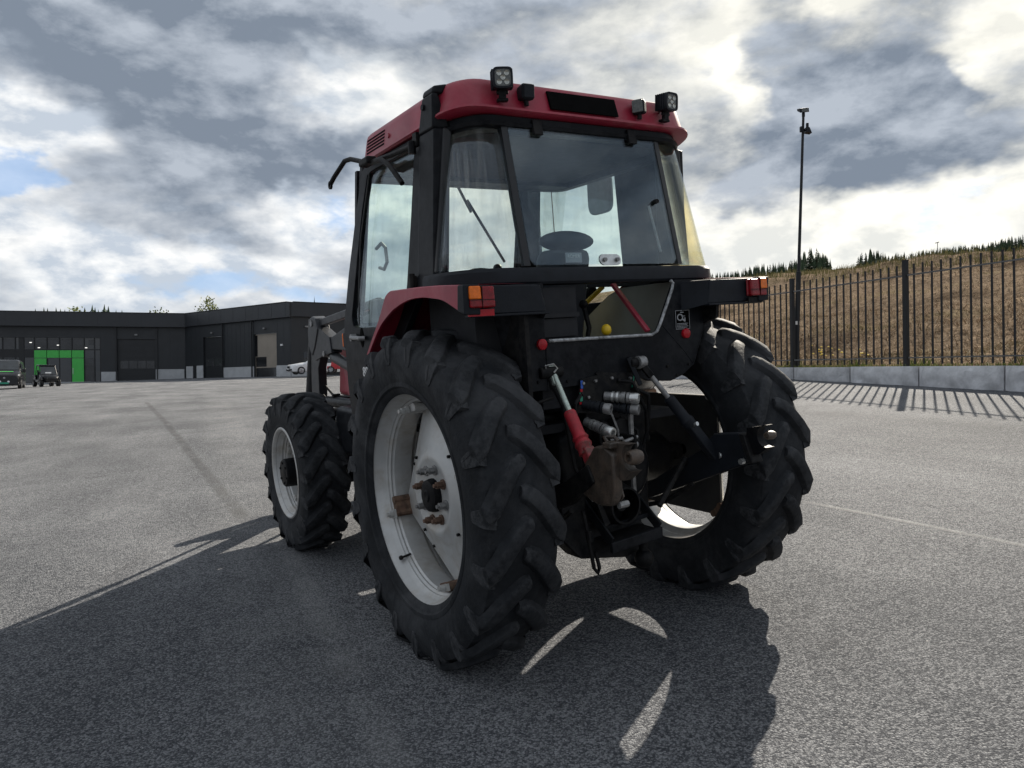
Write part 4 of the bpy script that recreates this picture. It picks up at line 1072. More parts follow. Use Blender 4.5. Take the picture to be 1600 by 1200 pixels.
T('implement_carrier', MB().box(-.50,-.42,3.60,3.70,.14,.62).box(.42,.50,3.60,3.70,.14,.62).box(-.50,.50,3.62,3.69,.50,.60).box(-.50,.50,3.62,3.69,.16,.26).box(-.39,-.28,3.46,3.62,.20,.50).box(.28,.39,3.46,3.62,.20,.50), BLK, None, .008)
T('loader_frame_tube', MB().cyl((-.34,1.55,1.00),(-.34,2.80,.995),.042,14), BLK)
T('loader_frame_tube', MB().cyl((.34,1.55,1.00),(.34,2.80,.995),.042,14), BLK)
T('lower_frame_tube', MB().cyl((-.40,1.6,.88),(-.40,2.45,.875),.022,12), BLK)

# ---- cab
def rrect(hw, y0, y1, rad, z, n=7, zf=None, front=None):
    """rounded rectangle, rear corners with radius rad, counter-clockwise from above"""
    pts = []
    fr = front or min(rad, .08)
    for cx_, cy_, a0, r_ in ((hw-rad, y0+rad, -90, rad), (hw-fr, y1-fr, 0, fr), (-hw+fr, y1-fr, 90, fr), (-hw+rad, y0+rad, 180, rad)):
        for k in range(n+1):
            a = R(a0+90*k/n); x, y = cx_+r_*math.cos(a), cy_+r_*math.sin(a)
            pts.append((x, y, z + (zf(x, y) if zf else 0)))
    return pts
up = lambda x, y: .036*max(0, min(1, (-.10-y)/.18))
rear_bow = lambda pts: [(x, y-.035*max(0, 1-(x/.62)**2)*(1 if y < -.15 else 0), z) for x, y, z in pts]
rr = [rear_bow(rrect(hw, y0, y1, rd, z, 8, up, .03)) for hw, y0, y1, rd, z in ((.66,-.20,.66,.15,2.385), (.728,-.277,.735,.165,2.380), (.738,-.290,.742,.17,2.388), (.736,-.288,.74,.17,2.398), (.722,-.270,.728,.165,2.404), (.708,-.244,.712,.16,2.500), (.703,-.238,.705,.158,2.520), (.690,-.226,.69,.15,2.534), (.66,-.20,.66,.14,2.541), (.50,-.05,.5,.12,2.550))]
roofo = T('roof', MB().loft(rr), RED)
xs_ = lambda z: .7232-.014*(z-2.404)/.096
for k in range(5):
    z = 2.425+k*.0165
    T('vent_slot', MB().hexa([(-xs_(z),.44,z),(-.70,.44,z),(-.70,.675,z),(-xs_(z),.675,z),(-xs_(z+.009),.44,z+.009),(-.69,.44,z+.009),(-.69,.675,z+.009),(-xs_(z+.009),.675,z+.009)]), LABEL, roofo)
T('badge_screw', MB().cyl((-.722,.385,2.455),(-.708,.385,2.455),.012,10), RED, roofo)
T('roof_label', MB().hexa([(-.208,-.2905,2.448),(.185,-.2905,2.448),(.185,-.28,2.448),(-.208,-.28,2.448),(-.208,-.2625,2.535),(.185,-.2625,2.535),(.185,-.25,2.535),(-.208,-.25,2.535)]), LABEL, roofo)
# roof frame (dark band under the roof), waist band, pillars
bands = [rear_bow(rrect(hw, y0, .90 if hw < .695 else .74, rd, z, 8, up)) for hw, y0, rd, z in ((.685,-.222,.19,2.326), (.705,-.252,.20,2.330), (.712,-.258,.20,2.345), (.700,-.245,.20,2.352), (.700,-.245,.20,2.376))]
inner = [[(x*.93, (y+.06 if y < 0 else y-.05), z) for x, y, z in q] for q in (bands[0],)]
fr = T('cab_frame', MB().loft(bands, False, False).loft([bands[0], inner[0], [(x, y, 2.40) for x, y, z in inner[0]]], False, True), BLK)
wb = [rrect(hw, y0, -.02, .24, z, 8, None, .02) for hw, y0, z in ((.70,-.30,1.655), (.785,-.385,1.655), (.792,-.392,1.665), (.790,-.390,1.712), (.780,-.380,1.727), (.752,-.350,1.731))]
wbi = [(x*.9, (y+.07 if y < -.1 else y-.03), 1.731) for x, y, z in wb[-1]]
T('waist_band', MB().loft(wb+[wbi, [(x, y, 1.655) for x, y, z in wbi], wb[0]], False, False), DARK, fr)
for s in (-1, 1):
    pil = MB().hexa([(s*.772,-.105,1.66),(s*.70,-.12,1.66),(s*.70,.055,1.66),(s*.772,.07,1.66),(s*.738,-.152,2.36),(s*.66,-.16,2.36),(s*.66,-.01,2.36),(s*.738,.005,2.36)])
    if s < 0: pil.hexa([(s*.744,-.152,2.355),(s*.66,-.16,2.355),(s*.66,-.01,2.355),(s*.744,.005,2.355),(s*.742,-.165,2.505),(s*.715,-.165,2.505),(s*.715,-.055,2.505),(s*.742,-.055,2.505)])
    if s < 0: pil.hexa([(s*.742,-.165,2.500),(s*.69,-.165,2.500),(s*.69,-.055,2.500),(s*.742,-.055,2.500),(s*.735,-.168,2.532),(s*.66,-.168,2.548),(s*.66,-.06,2.548),(s*.735,-.06,2.532)])
    po = T('rear_pillar', pil, BLK, fr, .012, 3)
    T('window_seal', MB().hexa([(s*.766,-.135,1.733),(s*.72,-.135,1.733),(s*.72,-.10,1.733),(s*.766,-.10,1.733),(s*.70,-.165,2.36),(s*.655,-.165,2.36),(s*.655,-.14,2.36),(s*.70,-.14,2.36)]), TRIMB, fr, .01)
    T('pillar_bolt', MB().cyl((s*.736,-.068,2.462),(s*.750,-.068,2.462),.013,12), DARK, fr)
    # front pillars
    if s < 0: T('front_pillar', MB().bar((s*.69,1.04,1.60),(s*.68,.80,2.40),.05,.05), BLK, fr, .01)
T('windscreen_post', MB().hexa([(.41,1.06,1.58),(.56,1.04,1.58),(.56,1.10,1.58),(.41,1.12,1.58),(.41,.93,2.40),(.545,.91,2.40),(.545,.96,2.40),(.41,.98,2.40)]), BLK, fr, .01)
T('windscreen_frame', MB().ring([(-.68,1.14,1.50),(.46,1.14,1.50),(.44,.93,2.40),(-.68,.93,2.40)], [(-.64,1.12,1.56),(.405,1.12,1.56),(.40,.94,2.350),(-.64,.94,2.350)], (0,.03,0)), BLK, fr)
T('scuttle', MB().hexa([(-.72,1.02,.95),(.72,1.02,.95),(.45,1.25,.95),(-.45,1.25,.95),(-.70,1.02,1.52),(.70,1.02,1.52),(.44,1.16,1.52),(-.44,1.16,1.52)]), INT, fr)
T('windscreen', MB().hexa([(-.64,1.125,1.56),(.405,1.125,1.56),(.405,1.13,1.56),(-.64,1.13,1.56),(-.64,.945,2.350),(.40,.945,2.350),(.40,.95,2.350),(-.64,.95,2.350)]), GLASS)
T('corner_window', MB().hexa([(.68,1.03,1.62),(.47,1.11,1.62),(.47,1.116,1.62),(.68,1.036,1.62),(.665,.80,2.36),(.45,.92,2.36),(.45,.926,2.36),(.665,.806,2.36)]), GLASSC)
wp = T('wiper', MB().bar((-.05,.925,2.335),(.06,.985,2.20),.012,.012).bar((.03,.97,2.27),(.31,1.035,1.90),.010,.014), BLKM)
# doors: ring frame round the pane
def door(s):
    x0 = -.715
    def Q(y, z): return (-.712-.052*max(0, (2.36-z))/.72*(1 if z > 1.6 else 1)+.0, y, z)
    def XX(z): return -(.715+.05*min(1, max(0, (2.37-z)/.75)))
    out = [(.70,2.385),(.775,2.36),(.87,2.15),(1.00,1.83),(1.085,1.58),(1.105,1.50),(1.105,1.20),(1.06,.86),(.60,.86),(.50,1.10),(.30,1.45),(.10,1.62),(.075,1.66),(.04,2.00),(.015,2.375)]
    inn = [(.62,2.335),(.69,2.325),(.775,2.15),(.88,1.83),(.955,1.60),(.955,1.575),(.945,1.545),(.90,1.53),(.62,1.525),(.55,1.53),(.40,1.58),(.22,1.66),(.205,1.72),(.155,2.00),(.105,2.33)]
    F = (lambda p: p) if s < 0 else (lambda p: [(-a, b, c) for a, b, c in p])
    O = F([(XX(z), y, z) for y, z in out]); I = F([(XX(z), y, z) for y, z in inn])
    d = T('door', MB().ring(O, I, (-s*.035, 0, 0)), BLK, None, .006)
    G = F([(XX(z)+.016, y, z) for y, z in inn])
    T('door_glass', MB().prism(G, (-s*.005, 0, 0)), GLASS, d)
    return d
dl = door(-1)
T('handle_recess', MB().ball((-.764,.825,1.475),.045,16,10,(.12,.75,1.25)), LABEL, dl)
T('door_handle', MB().tube([(-.772,.92,1.478),(-.795,.91,1.478),(-.795,.78,1.470),(-.772,.77,1.470)], .013, 10).cyl((-.80,.91,1.478),(-.77,.91,1.478),.02,12), GREYS, dl)
tm = text_mesh('88', .075); tm.materials.append(WHITE)
o = put('model_number', tm, dl, (-.770, .802, 1.285)); o.rotation_euler = (R(90), 0, R(-90))
T('door_moulding', MB().bar((-.768,.70,1.335),(-.768,1.08,1.345),.006,.008).bar((-.768,.66,1.20),(-.768,1.06,1.21),.006,.008), BLK, dl)
T('door_weatherstrip', MB().tube([(-.735,.62,2.32),(-.757,.755,2.0),(-.775,.80,1.7),(-.778,.82,1.54)], .004, 6), TRIMB, dl)
T('door_hinge', MB().box(-.785,-.765,.075,.13,1.68,1.74).cyl((-.785,.085,1.67),(-.785,.085,1.75),.014,10), BLKM, dl)
T('door_hinge', MB().box(-.745,-.725,.02,.06,2.32,2.38), BLKM, dl)
def sw(t, z): return (.568+.145*t+(.02 if z < 1.7 else 0), 1.02-.62*t, z)
dro = T('door', MB().ring([(.735,.03,2.39),(.60,.93,2.40),(.556,1.07,2.40),(.556,1.07,1.30),(.60,.90,1.30),(.775,.06,1.30)], [sw(1.0,2.375),sw(.16,2.392),sw(.0,2.345),sw(-.02,1.62),sw(.2,1.60),sw(1.03,1.60)], (.03,.01,0)), BLK, None, .006)
T('door_glass', MB().prism([sw(1.0,2.375),sw(.16,2.392),sw(.0,2.345),sw(-.02,1.62),sw(.2,1.60),sw(1.03,1.60)], (.005,.002,0)), GLASS, dro)
T('rust_streak', MB().bar((.600,.885,2.375),(.606,.875,1.66),.006,.004), RUST, dro)
# rear window pane and its fittings
z0, z1 = 1.738, 2.372
def rq(x, z, d=0): t = (z-1.732)/(2.354-1.732); return (x, -.372+.125*t-d, z)
pane = [(-.43,1.76),(-.41,1.738),(.41,1.738),(.43,1.76),(.428,2.372),(-.428,2.372)]
rw = T('rear_window', MB().prism([rq(x, z, .010) for x, z in pane], (0,.006,0)), GLASSR)
for x in (-.278, .278):
    T('hinge', MB().hexa([rq(x-.025,2.33,.030),rq(x+.025,2.33,.030),rq(x+.025,2.33,.008),rq(x-.025,2.33,.008),rq(x-.025,2.40,.030),rq(x+.025,2.40,.030),rq(x+.025,2.40,.008),rq(x-.025,2.40,.008)]), BLKM, rw, .004)
hp = T('catch_plate', MB().prism([rq(.005+.058*math.copysign(1, math.cos(a))*.6+.028*math.cos(a), 1.758+.026*math.sin(a), .022) for a in (2*math.pi*(k+.5)/20 for k in range(20))], (0,.010,0)), STEEL, rw)
for x in (-.032, .042): T('bolt', MB().cyl(rq(x,1.758,.034), rq(x,1.758,.02), .010, 6), GREYS, hp)
T('glass_stud', MB().cyl(rq(.36,2.045,.030), rq(.36,2.045,.0), .011, 12), BLKM, rw)
T('window_prop', MB().cyl(rq(.345,2.03,-.02), rq(.375,1.80,-.03), .006, 8), GREYS, rw)
for s in (-1, 1):
    T('window_post', MB().hexa([rq(s*.436,1.735,.012),rq(s*.466,1.735,.008),rq(s*.466,1.735,-.02),rq(s*.436,1.735,-.02),rq(s*.432,2.362,.012),rq(s*.462,2.362,.008),rq(s*.462,2.362,-.02),rq(s*.432,2.362,-.02)]), TRIMB, fr)
    # curved corner panes
    bot = [(.464,-.366),(.58,-.360),(.675,-.330),(.732,-.280),(.758,-.215),(.765,-.11)]
    top = [(.460,-.240),(.54,-.236),(.605,-.218),(.648,-.185),(.668,-.140),(.680,-.10)]
    rings = []
    for k in range(7):
        t = k/6; z = 1.733+t*(2.352-1.733)
        rings.append([(s*(a[0]+(b_[0]-a[0])*t), a[1]+(b_[1]-a[1])*t, z) for a, b_ in zip(bot, top)])
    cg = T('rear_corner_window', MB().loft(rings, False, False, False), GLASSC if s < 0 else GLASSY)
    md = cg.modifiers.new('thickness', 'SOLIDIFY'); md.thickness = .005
# cab interior
T('headlining', MB().box(-.64,.60,-.15,.84,2.352,2.385).box(.6005,.70,-.15,.30,2.372,2.390), INT)
T('cab_floor', MB().box(-.68,.45,-.30,1.05,.98,1.02), INT)
T('inner_side_wall', MB().box(-.70,-.50,-.33,.10,1.02,1.655), INT)
T('inner_side_wall', MB().box(.56,.70,-.33,.10,1.30,1.655), INT)
seat = T('seat', MB().box(-.28,.14,-.02,.42,1.30,1.42), SEATM, bevel=.05, seg=3)
T('backrest', MB().loft([[(x-.07,y,z) for x, y, z in q] for q in [rrect(.135,-.09,.03,.04,z,4) for z in (1.36, 1.40)]+[rrect(hw,-.09-.10*t,.03-.10*t,.05,1.40+.43*t,4) for hw, t in ((.140,.3),(.140,.9),(.125,1.0))]]), SEATM, seat, .02)
T('headrest', MB().ball((-.065,-.15,1.872),.5,22,12,(.315,.13,.10)), SEATM, seat)
T('seat_label', MB().box(-.115,-.020,-.204,-.200,1.765,1.812), PALE, seat)
tm = text_mesh('RÖMER', .022, .0006); tm.materials.append(WHITE)
o = put('lettering', tm, seat, (-.068, -.2055, 1.794)); o.rotation_euler = (R(90), 0, 0)
T('seat_base', MB().box(-.17,.17,.0,.36,1.0,1.31), INT, seat, .02)
T('steering_wheel', MB().tube([(.19*math.cos(a), .66+.15*math.sin(a), 1.72+.11*math.sin(a)) for a in (2*math.pi*k/24 for k in range(25))], .014, 8).cyl((0,.66,1.72),(0,.86,1.45),.03,10).bar((-.18,.66,1.72),(.18,.66,1.72),.03,.015), BLKM)
T('dashboard', MB().hexa([(-.30,.82,1.02),(.30,.82,1.02),(.34,1.05,1.02),(-.34,1.05,1.02),(-.28,.90,1.70),(.40,.90,1.70),(.42,1.05,1.80),(-.28,1.05,1.80)]), INT, bevel=.03)
T('gear_lever', MB().tube([(-.02,.48,1.1),(-.04,.50,1.5),(-.03,.56,1.80)], .009, 8).ball((-.03,.565,1.815),.026), BLKM)
T('mirror_bracket_reflection', MB().tube([(-.60,.93,1.97),(-.60,.85,1.99),(-.60,.80,1.96),(-.60,.79,1.88),(-.60,.84,1.845),(-.60,.90,1.86)], .010, 8), GREYS)  # tube modelled behind the door glass as the mirror bracket's reflection
# mirror arm on the left, mirror on the right
ma = T('mirror_arm', MB().tube([(-.752,.055,2.322),(-.770,.24,2.325),(-.785,.42,2.335),(-.79,.56,2.362),(-.80,.70,2.405),(-.81,.76,2.408),(-.825,.90,2.35),(-.83,.945,2.325)], .0125, 10), BLKM)
T('clamp', MB().box(-.825,-.77,.42,.54,2.325,2.362), BLKM, ma, .01)
T('pivot', MB().cyl((-.752,.055,2.29),(-.752,.055,2.345),.018,10), BLKM, ma)
T('lower_arm', MB().tube([(-.79,.46,2.335),(-.80,.30,2.315),(-.80,.20,2.262),(-.79,.105,2.165)], .0125, 10), BLKM, ma)
T('eyelet', MB().lathe([(-.006,.010),(-.006,.022),(.006,.022),(.006,.010)], 14, (-.83,.955,2.318), 'x', True), BLKM, ma)
mo = T('mirror', MB().prism([(.95,.841+.125*math.copysign(abs(math.cos(a))**.45, math.cos(a)), 2.325+.135*math.copysign(abs(math.sin(a))**.45, math.sin(a))) for a in (2*math.pi*k/28 for k in range(28))], (.035,.015,0)), MIRR, bevel=.01)
T('arm', MB().tube([(.95,.93,2.44),(.86,.98,2.47),(.72,.85,2.42)], .011, 8), BLKM, mo)

# ---- work lamps on the roof
def work_lamp(x, y, z, yaw, pitch):
    M = Matrix.Translation((x, y, z)) @ Matrix.Rotation(yaw, 4, 'Z') @ Matrix.Rotation(pitch, 4, 'X') @ Matrix.Scale(.86, 4)
    sq = lambda w, y_: [(w*math.copysign(abs(math.cos(a))**.4, math.cos(a)), y_, w*math.copysign(abs(math.sin(a))**.4, math.sin(a))) for a in (2*math.pi*k/28 for k in range(28))]
    h = T('work_lamp', MB().loft([sq(.030,.045), sq(.044,.030), sq(.050,-.005), sq(.051,-.035), sq(.046,-.042)]).xf(M), DARK)
    T('lens', MB().loft([sq(.042,-.046), sq(.040,-.030)]).xf(M), LENS, h)
    led = MB()
    T('bezel', MB().ring(sq(.0505,-.050), sq(.041,-.050), (0,.012,0)).xf(M), DARK, h)
    for a, b in ((-.019,.021),(.019,.021),(0,0),(-.019,-.021),(.019,-.021)):
        T('led', MB().lathe([(-.0485,.013),(-.0465,.008),(-.0465,.0005)], 14, (a,0,b), 'y').xf(M), LEDM, h)
    for k in range(5):
        T('cooling_fin', MB().box(-.053,.053,-.028+k*.014,-.023+k*.014,-.045,.045).xf(M), DARK, h)
    T('bracket', MB().box(-.018,.018,-.012,.014,-.095,-.046).cyl((-.03,0,-.062),(.03,0,-.062),.010,10).box(-.028,.028,-.01,.03,-.105,-.090).xf(M), BLKM, h, .003)
    T('wire', MB().tube([(0,.045,-.02),(.01,.06,-.06),(.02,.055,-.10)], .004, 6).xf(M), BLKM, h)
work_lamp(-.478, -.310, 2.540, R(-24), R(4)); work_lamp(.474, -.310, 2.535, R(6), R(4))
for x, ya in ((-.345, R(-4)), (.315, R(-58))):
    M = Matrix.Translation((x, -.292, 2.503)) @ Matrix.Rotation(ya, 4, 'Z') @ Matrix.Scale(.80, 4)
    h = T('flood_lamp', MB().hexa([(-.040,-.030,-.045),(.040,-.030,-.045),(.036,.045,-.035),(-.036,.045,-.035),(-.040,-.036,.045),(.040,-.036,.045),(.036,.045,.04),(-.036,.045,.04)]).xf(M), DARK, None, .012, 3)
    T('lens', MB().hexa([(-.033,-.040,-.036),(.033,-.040,-.036),(.033,-.030,-.036),(-.033,-.030,-.036),(-.033,-.045,.036),(.033,-.045,.036),(.033,-.034,.036),(-.033,-.034,.036)]).xf(M), LENS if x > 0 else DARK, h, .003)
    T('foot', MB().cyl((0,.0,-.07),(0,.0,-.04),.014,10).xf(M), BLKM, h)

# ---- mudguards
def smooth_line(p, n):
    p = [Vector((a, b, 0)) for a, b in p]; P_ = [p[0]*2-p[1]]+p+[p[-1]*2-p[-2]]; o_ = []
    for i in range(n):
        t = i/(n-1)*(len(p)-1); k = min(int(t), len(p)-2); f = t-k
        a, b, c, d = P_[k:k+4]
        v = .5*((2*b)+(c-a)*f+(2*a-5*b+4*c-d)*f*f+(3*b-a-3*c+d)*f**3)
        o_.append((v.x, v.y))
    return o_
for s in (-1, 1):
    F = (lambda b: b) if s < 0 else (lambda b: b.mirror())
    out = [(-.52,1.646),(-.376,1.657),(-.20,1.666),(-.066,1.670),(.10,1.674),(.155,1.674),(.20,1.660),(.225,1.640),(.307,1.554),(.432,1.447),(.499,1.385),(.505,1.364)]
    inn = [(-.505,1.553),(-.379,1.600),(-.26,1.618),(-.19,1.625),(-.08,1.626),(.012,1.616),(.09,1.600),(.157,1.581),(.283,1.529),(.388,1.456),(.490,1.372),(.500,1.360)]
    out = smooth_line(out, 34); inn = smooth_line(inn, 34)
    lip = MB().loft([[(-.872,y,z) for y, z in out], [(-.872,y,z) for y, z in inn]], False, False, False)
    lip.loft([[(-.872,y,z) for y, z in inn], [(-.860,y,z-.002) for y, z in inn], [(-.860,y,z-.008) for y, z in out], [(-.55,y,z-.008) for y, z in out]], False, False, False)
    lip.loft([[(-.872,y,z) for y, z in out], [(-.868,y,z+.004) for y, z in out], [(-.55,y,z+.004) for y, z in out]], False, False, False)
    mg = T('mudguard', F(lip), RED)
    iw = [(y, z-.006) for y, z in out]
    low = [(.45,1.15),(.30,.95),(-.30,.95),(-.52,1.10)] if s < 0 else [(.45,1.30),(.30,1.36),(-.30,1.40),(-.50,1.46)]
    T('inner_panel', F(MB().prism([(-.575,y,z) for y, z in iw]+[(-.575,y,z) for y, z in low], (.02,0,0))), BLKM, mg)
    T('front_skirt', F(MB().hexa([(-.866,.47,1.20),(-.55,.47,1.20),(-.55,.485,1.20),(-.866,.485,1.20),(-.866,.485,1.385),(-.55,.485,1.385),(-.55,.50,1.385),(-.866,.50,1.385)])), RED, mg)
    T('end_cap', F(MB().hexa([(-.874,-.560,1.530),(-.80,-.560,1.528),(-.80,-.50,1.548),(-.874,-.500,1.548),(-.874,-.565,1.648),(-.80,-.565,1.648),(-.80,-.515,1.650),(-.874,-.515,1.650)])), DARK, mg, .006)
    rear = F(MB().hexa([(-.835,-.535,1.532),(-.470,-.535,1.528),(-.470,-.505,1.528),(-.835,-.505,1.532),(-.835,-.530,1.647),(-.495,-.530,1.643),(-.495,-.30,1.648),(-.835,-.30,1.652)]))
    T('rear_apron', rear, DARK, mg, .006)
    T('apron_side', F(MB().hexa([(-.500,-.53,1.644),(-.470,-.532,1.528),(-.40,-.40,1.50),(-.40,-.40,1.644),(-.51,-.52,1.646),(-.48,-.52,1.53),(-.41,-.39,1.50),(-.41,-.39,1.646)])), DARK, mg)
    T('apron_ledge', F(MB().box(-.84,-.465,-.548,-.50,1.520,1.530)), DARK, mg, .003)
    tl = T('tail_lamp', F(MB().box(-.845,-.734,-.552,-.535,1.556,1.640)), REDL, mg, .012, 3)
    T('red_lens', F(MB().hexa([(-.850,-.574,1.556),(-.738,-.574,1.556),(-.734,-.552,1.556),(-.850,-.552,1.556),(-.850,-.570,1.640),(-.738,-.570,1.640),(-.734,-.552,1.640),(-.850,-.552,1.640)])), REDL, tl, .008, 3)
    T('amber_lens', F(MB().hexa([(-.8515,-.5765,1.589),(-.800,-.5765,1.589),(-.800,-.560,1.589),(-.8515,-.552,1.589),(-.8515,-.573,1.6415),(-.800,-.573,1.6415),(-.800,-.560,1.6415),(-.8515,-.552,1.6415)])), AMBER, tl, .007, 3)
    T('lens_rib', F(MB().box(-.799,-.797,-.577,-.56,1.558,1.639).box(-.8505,-.737,-.577,-.56,1.5865,1.5885)), BLKM, tl)
    T('red_reflector_strip', F(MB().box(-.853,-.735,-.5535,-.5485,1.524,1.551) if s < 0 else MB().box(-.84,-.735,-.5535,-.5485,1.524,1.550)), REFL if s < 0 else BLKM, mg)

# ---- rear cab panel with its opening
bp = MB()
yb = -.415
bp.prism([(-.60,yb,1.655),(-.40,yb,1.655),(-.405,yb,1.40),(-.40,yb,1.19),(-.515,yb,1.19),(-.56,yb,1.40)], (0,.018,0))
bp.prism([(-.404,yb,1.402),(.205,yb,1.395),(.245,yb,1.415),(.265,yb,1.45),(.42,yb,1.30),(.475,yb,1.235),(.40,yb,1.19),(.318,yb,1.167),(.174,yb,1.18),(.10,yb,1.21),(-.40,yb,1.19)], (0,.018,0))
bp.prism([(.265,yb,1.45),(.372,yb,1.655),(.62,yb,1.655),(.61,yb,1.53),(.577,yb,1.45),(.475,yb,1.235),(.42,yb,1.30)], (0,.018,0))
pn = T('rear_panel', bp, BLK, None, .003)
T('panel_side', MB().hexa([(.612,yb,1.53),(.622,yb,1.655),(.70,-.18,1.655),(.66,-.18,1.45),(.600,yb,1.53),(.610,yb,1.655),(.69,-.18,1.655),(.65,-.18,1.45)]), BLK, pn)
T('panel_side', MB().hexa([(.477,yb,1.235),(.612,yb,1.53),(.63,-.18,1.50),(.50,-.18,1.24),(.466,yb,1.235),(.60,yb,1.53),(.62,-.18,1.50),(.49,-.18,1.24)]), BLK, pn)
T('panel_side', MB().hexa([(-.515,yb,1.19),(-.605,yb,1.655),(-.69,-.18,1.655),(-.55,-.18,1.0),(-.50,yb,1.19),(-.59,yb,1.655),(-.68,-.18,1.655),(-.54,-.18,1.0)]), BLK, pn)
T('opening_trim', MB().tube([(-.39,yb-.004,1.405),(-.10,yb-.004,1.402),(.205,yb-.004,1.398),(.240,yb-.004,1.412),(.268,yb-.004,1.455),(.352,yb-.004,1.612),(.358,yb-.004,1.640),(.345,yb-.004,1.652)], .0075, 8), SCRAP, pn)
for s in (-1, 1):
    T('round_reflector', MB().lathe([(-.016,.0005),(-.016,.019),(-.013,.0235),(0,.0245)], 28, (s*.428,yb,1.392), 'y'), REFL, pn)
lab = T('sticker', MB().box(.365,.458,yb-.003,yb-.0005,1.414,1.506), LABEL, pn)
st = MB()
for q in ((.365,.458,1.504,1.506),(.365,.458,1.414,1.416),(.365,.367,1.416,1.504),(.456,.458,1.416,1.504)): st.box(q[0],q[1],yb-.0045,yb-.0032,q[2],q[3])
T('sticker_border', st, PALE, lab)
sp_ = MB().ring([(.395+.017*math.cos(a)*1.2,yb-.0045,1.472+.017*math.sin(a)) for a in (2*math.pi*k/16 for k in range(16))], [(.395+.012*math.cos(a)*1.2,yb-.0045,1.472+.012*math.sin(a)) for a in (2*math.pi*k/16 for k in range(16))], (0,.001,0))
sp_.bar((.412,yb-.004,1.462),(.428,yb-.004,1.452),.002,.008,(0,0,1)).box(.405,.428,yb-.0045,yb-.0032,1.476,1.479).box(.424,.430,yb-.0045,yb-.0032,1.452,1.47)
T('pictogram', sp_, PALE, lab)
tx = MB()
for k, (a, b) in enumerate(((.374,.446),(.374,.440),(.374,.448),(.374,.438))):
    z = 1.440-.0068*k; x = a
    while x < b:
        wd_ = rng.uniform(.004, .011); tx.box(x, min(b, x+wd_), yb-.0045, yb-.0032, z, z+.0030); x += wd_+.0025
tx.box(.398,.420,yb-.0045,yb-.0032,1.494,1.498)
T('sticker_text', tx, PALE, lab)
# inside the opening
T('grey_liner', MB().prism([(.40,.436,1.30),(.40,.436,1.425),(.40,.36,1.49),(.40,.276,1.535),(.40,.126,1.618),(.40,.015,1.650),(.40,-.36,1.650),(.40,-.36,1.30)], (.02,0,0)), GREYP)
T('red_strut', MB().bar((.19,-.17,1.66),(.205,-.395,1.415),.028,.018), RED, bevel=.004)
T('seat_box', MB().box(-.40,-.185,-.36,-.10,1.10,1.64).box(-.40,-.19,-.385,-.36,1.505,1.525).box(-.40,-.20,-.375,-.36,1.42,1.50), INT)
T('control_lever', MB().tube([(-.02,-.20,1.36),(0,-.205,1.45),(-.015,-.19,1.56)], .012, 8).ball((-.015,-.19,1.565),.022), BLKM)
T('yellow_knob', MB().ball((.0,-.335,1.435),.5,14,8,(.05,.05,.055)), YELL)
T('hose', MB().tube([(.10,.30,1.45),(.16,.15,1.56),(.22,.02,1.66)], .022, 8), BLKM)
T('yellow_tube', MB().tube([(.16,.30,1.44),(.22,.16,1.55),(.28,.02,1.66)], .014, 8), YELL)
T('daylight_panel', MB().box(-.20,.10,.60,.61,1.30,1.66), pm('painted_daylight', (.22,.23,.22), .6, var=.15))  # panel added in the cab, its grey-white stands in for daylight outside

# ---- hitch
vp = T('valve_plate', MB().prism([(-.235,-.425,1.222),(-.14,-.425,1.234),(-.145,-.425,1.244),(-.125,-.425,1.250),(-.04,-.425,1.236),(.085,-.425,1.228),(.075,-.425,1.08),(-.02,-.425,1.10),(-.07,-.425,1.16),(-.12,-.425,1.12),(-.145,-.425,1.06),(-.26,-.425,1.075)], (0,.008,0)), BLKM)
T('mark_blue', MB().box(-.238,-.226,-.429,-.426,1.182,1.218), BLUEM, vp)
T('mark_green', MB().box(-.246,-.232,-.429,-.426,1.125,1.165), GRNM, vp)
T('mark_red', MB().box(-.242,-.230,-.429,-.426,1.168,1.180).box(-.25,-.237,-.429,-.426,1.112,1.122), REFL, vp)
T('mark_green', MB().bar((.06,-.428,1.16),(.075,-.428,1.215),.003,.006), GRNM, vp)
def coupler(a, b, mat):
    a = Vector(a); b = Vector(b); d = b-a
    c = T('hydraulic_coupler', MB().cyl(a, a+d*.55, .021, 14).cyl(a+d*.50, a+d*.62, .026, 14).cyl(a+d*.66, a+d*.74, .026, 14), GREYS if mat else DARK)
    nose = MB(); u = d.normalized(); L = d.length
    p_ = u.orthogonal().normalized(); q_ = u.cross(p_); n = 18
    rg = [[tuple(a+u*(L*t)+(p_*math.cos(2*math.pi*k/n)+q_*math.sin(2*math.pi*k/n))*r_) for k in range(n)] for t, r_ in ((.75,.024),(.96,.026),(1.0,.023),(1.0,.015),(.80,.013))]
    T('coupler_nose', nose.loft(rg), STEEL if mat else GREYS, c)
    T('coupler_spring', MB().cyl(a+d*.22, a+d*.28, .025, 14).cyl(a+d*.36, a+d*.42, .025, 14), STEEL if mat else DARK, c)
coupler((-.10,-.42,1.135),(-.005,-.545,1.118), 1); coupler((-.09,-.42,1.085),(-.003,-.54,1.068), 0)
coupler((-.225,-.42,1.11),(-.155,-.53,1.085), 0); coupler((-.215,-.42,1.03),(-.185,-.57,.985), 1)
T('remote_valve', MB().box(-.20,.05,-.40,-.25,.95,1.20).cyl((-.04,-.46,.97),(-.04,-.36,.97),.06,16).cyl((-.13,-.44,.98),(-.13,-.36,.98),.045,14), BLKM, bevel=.01)
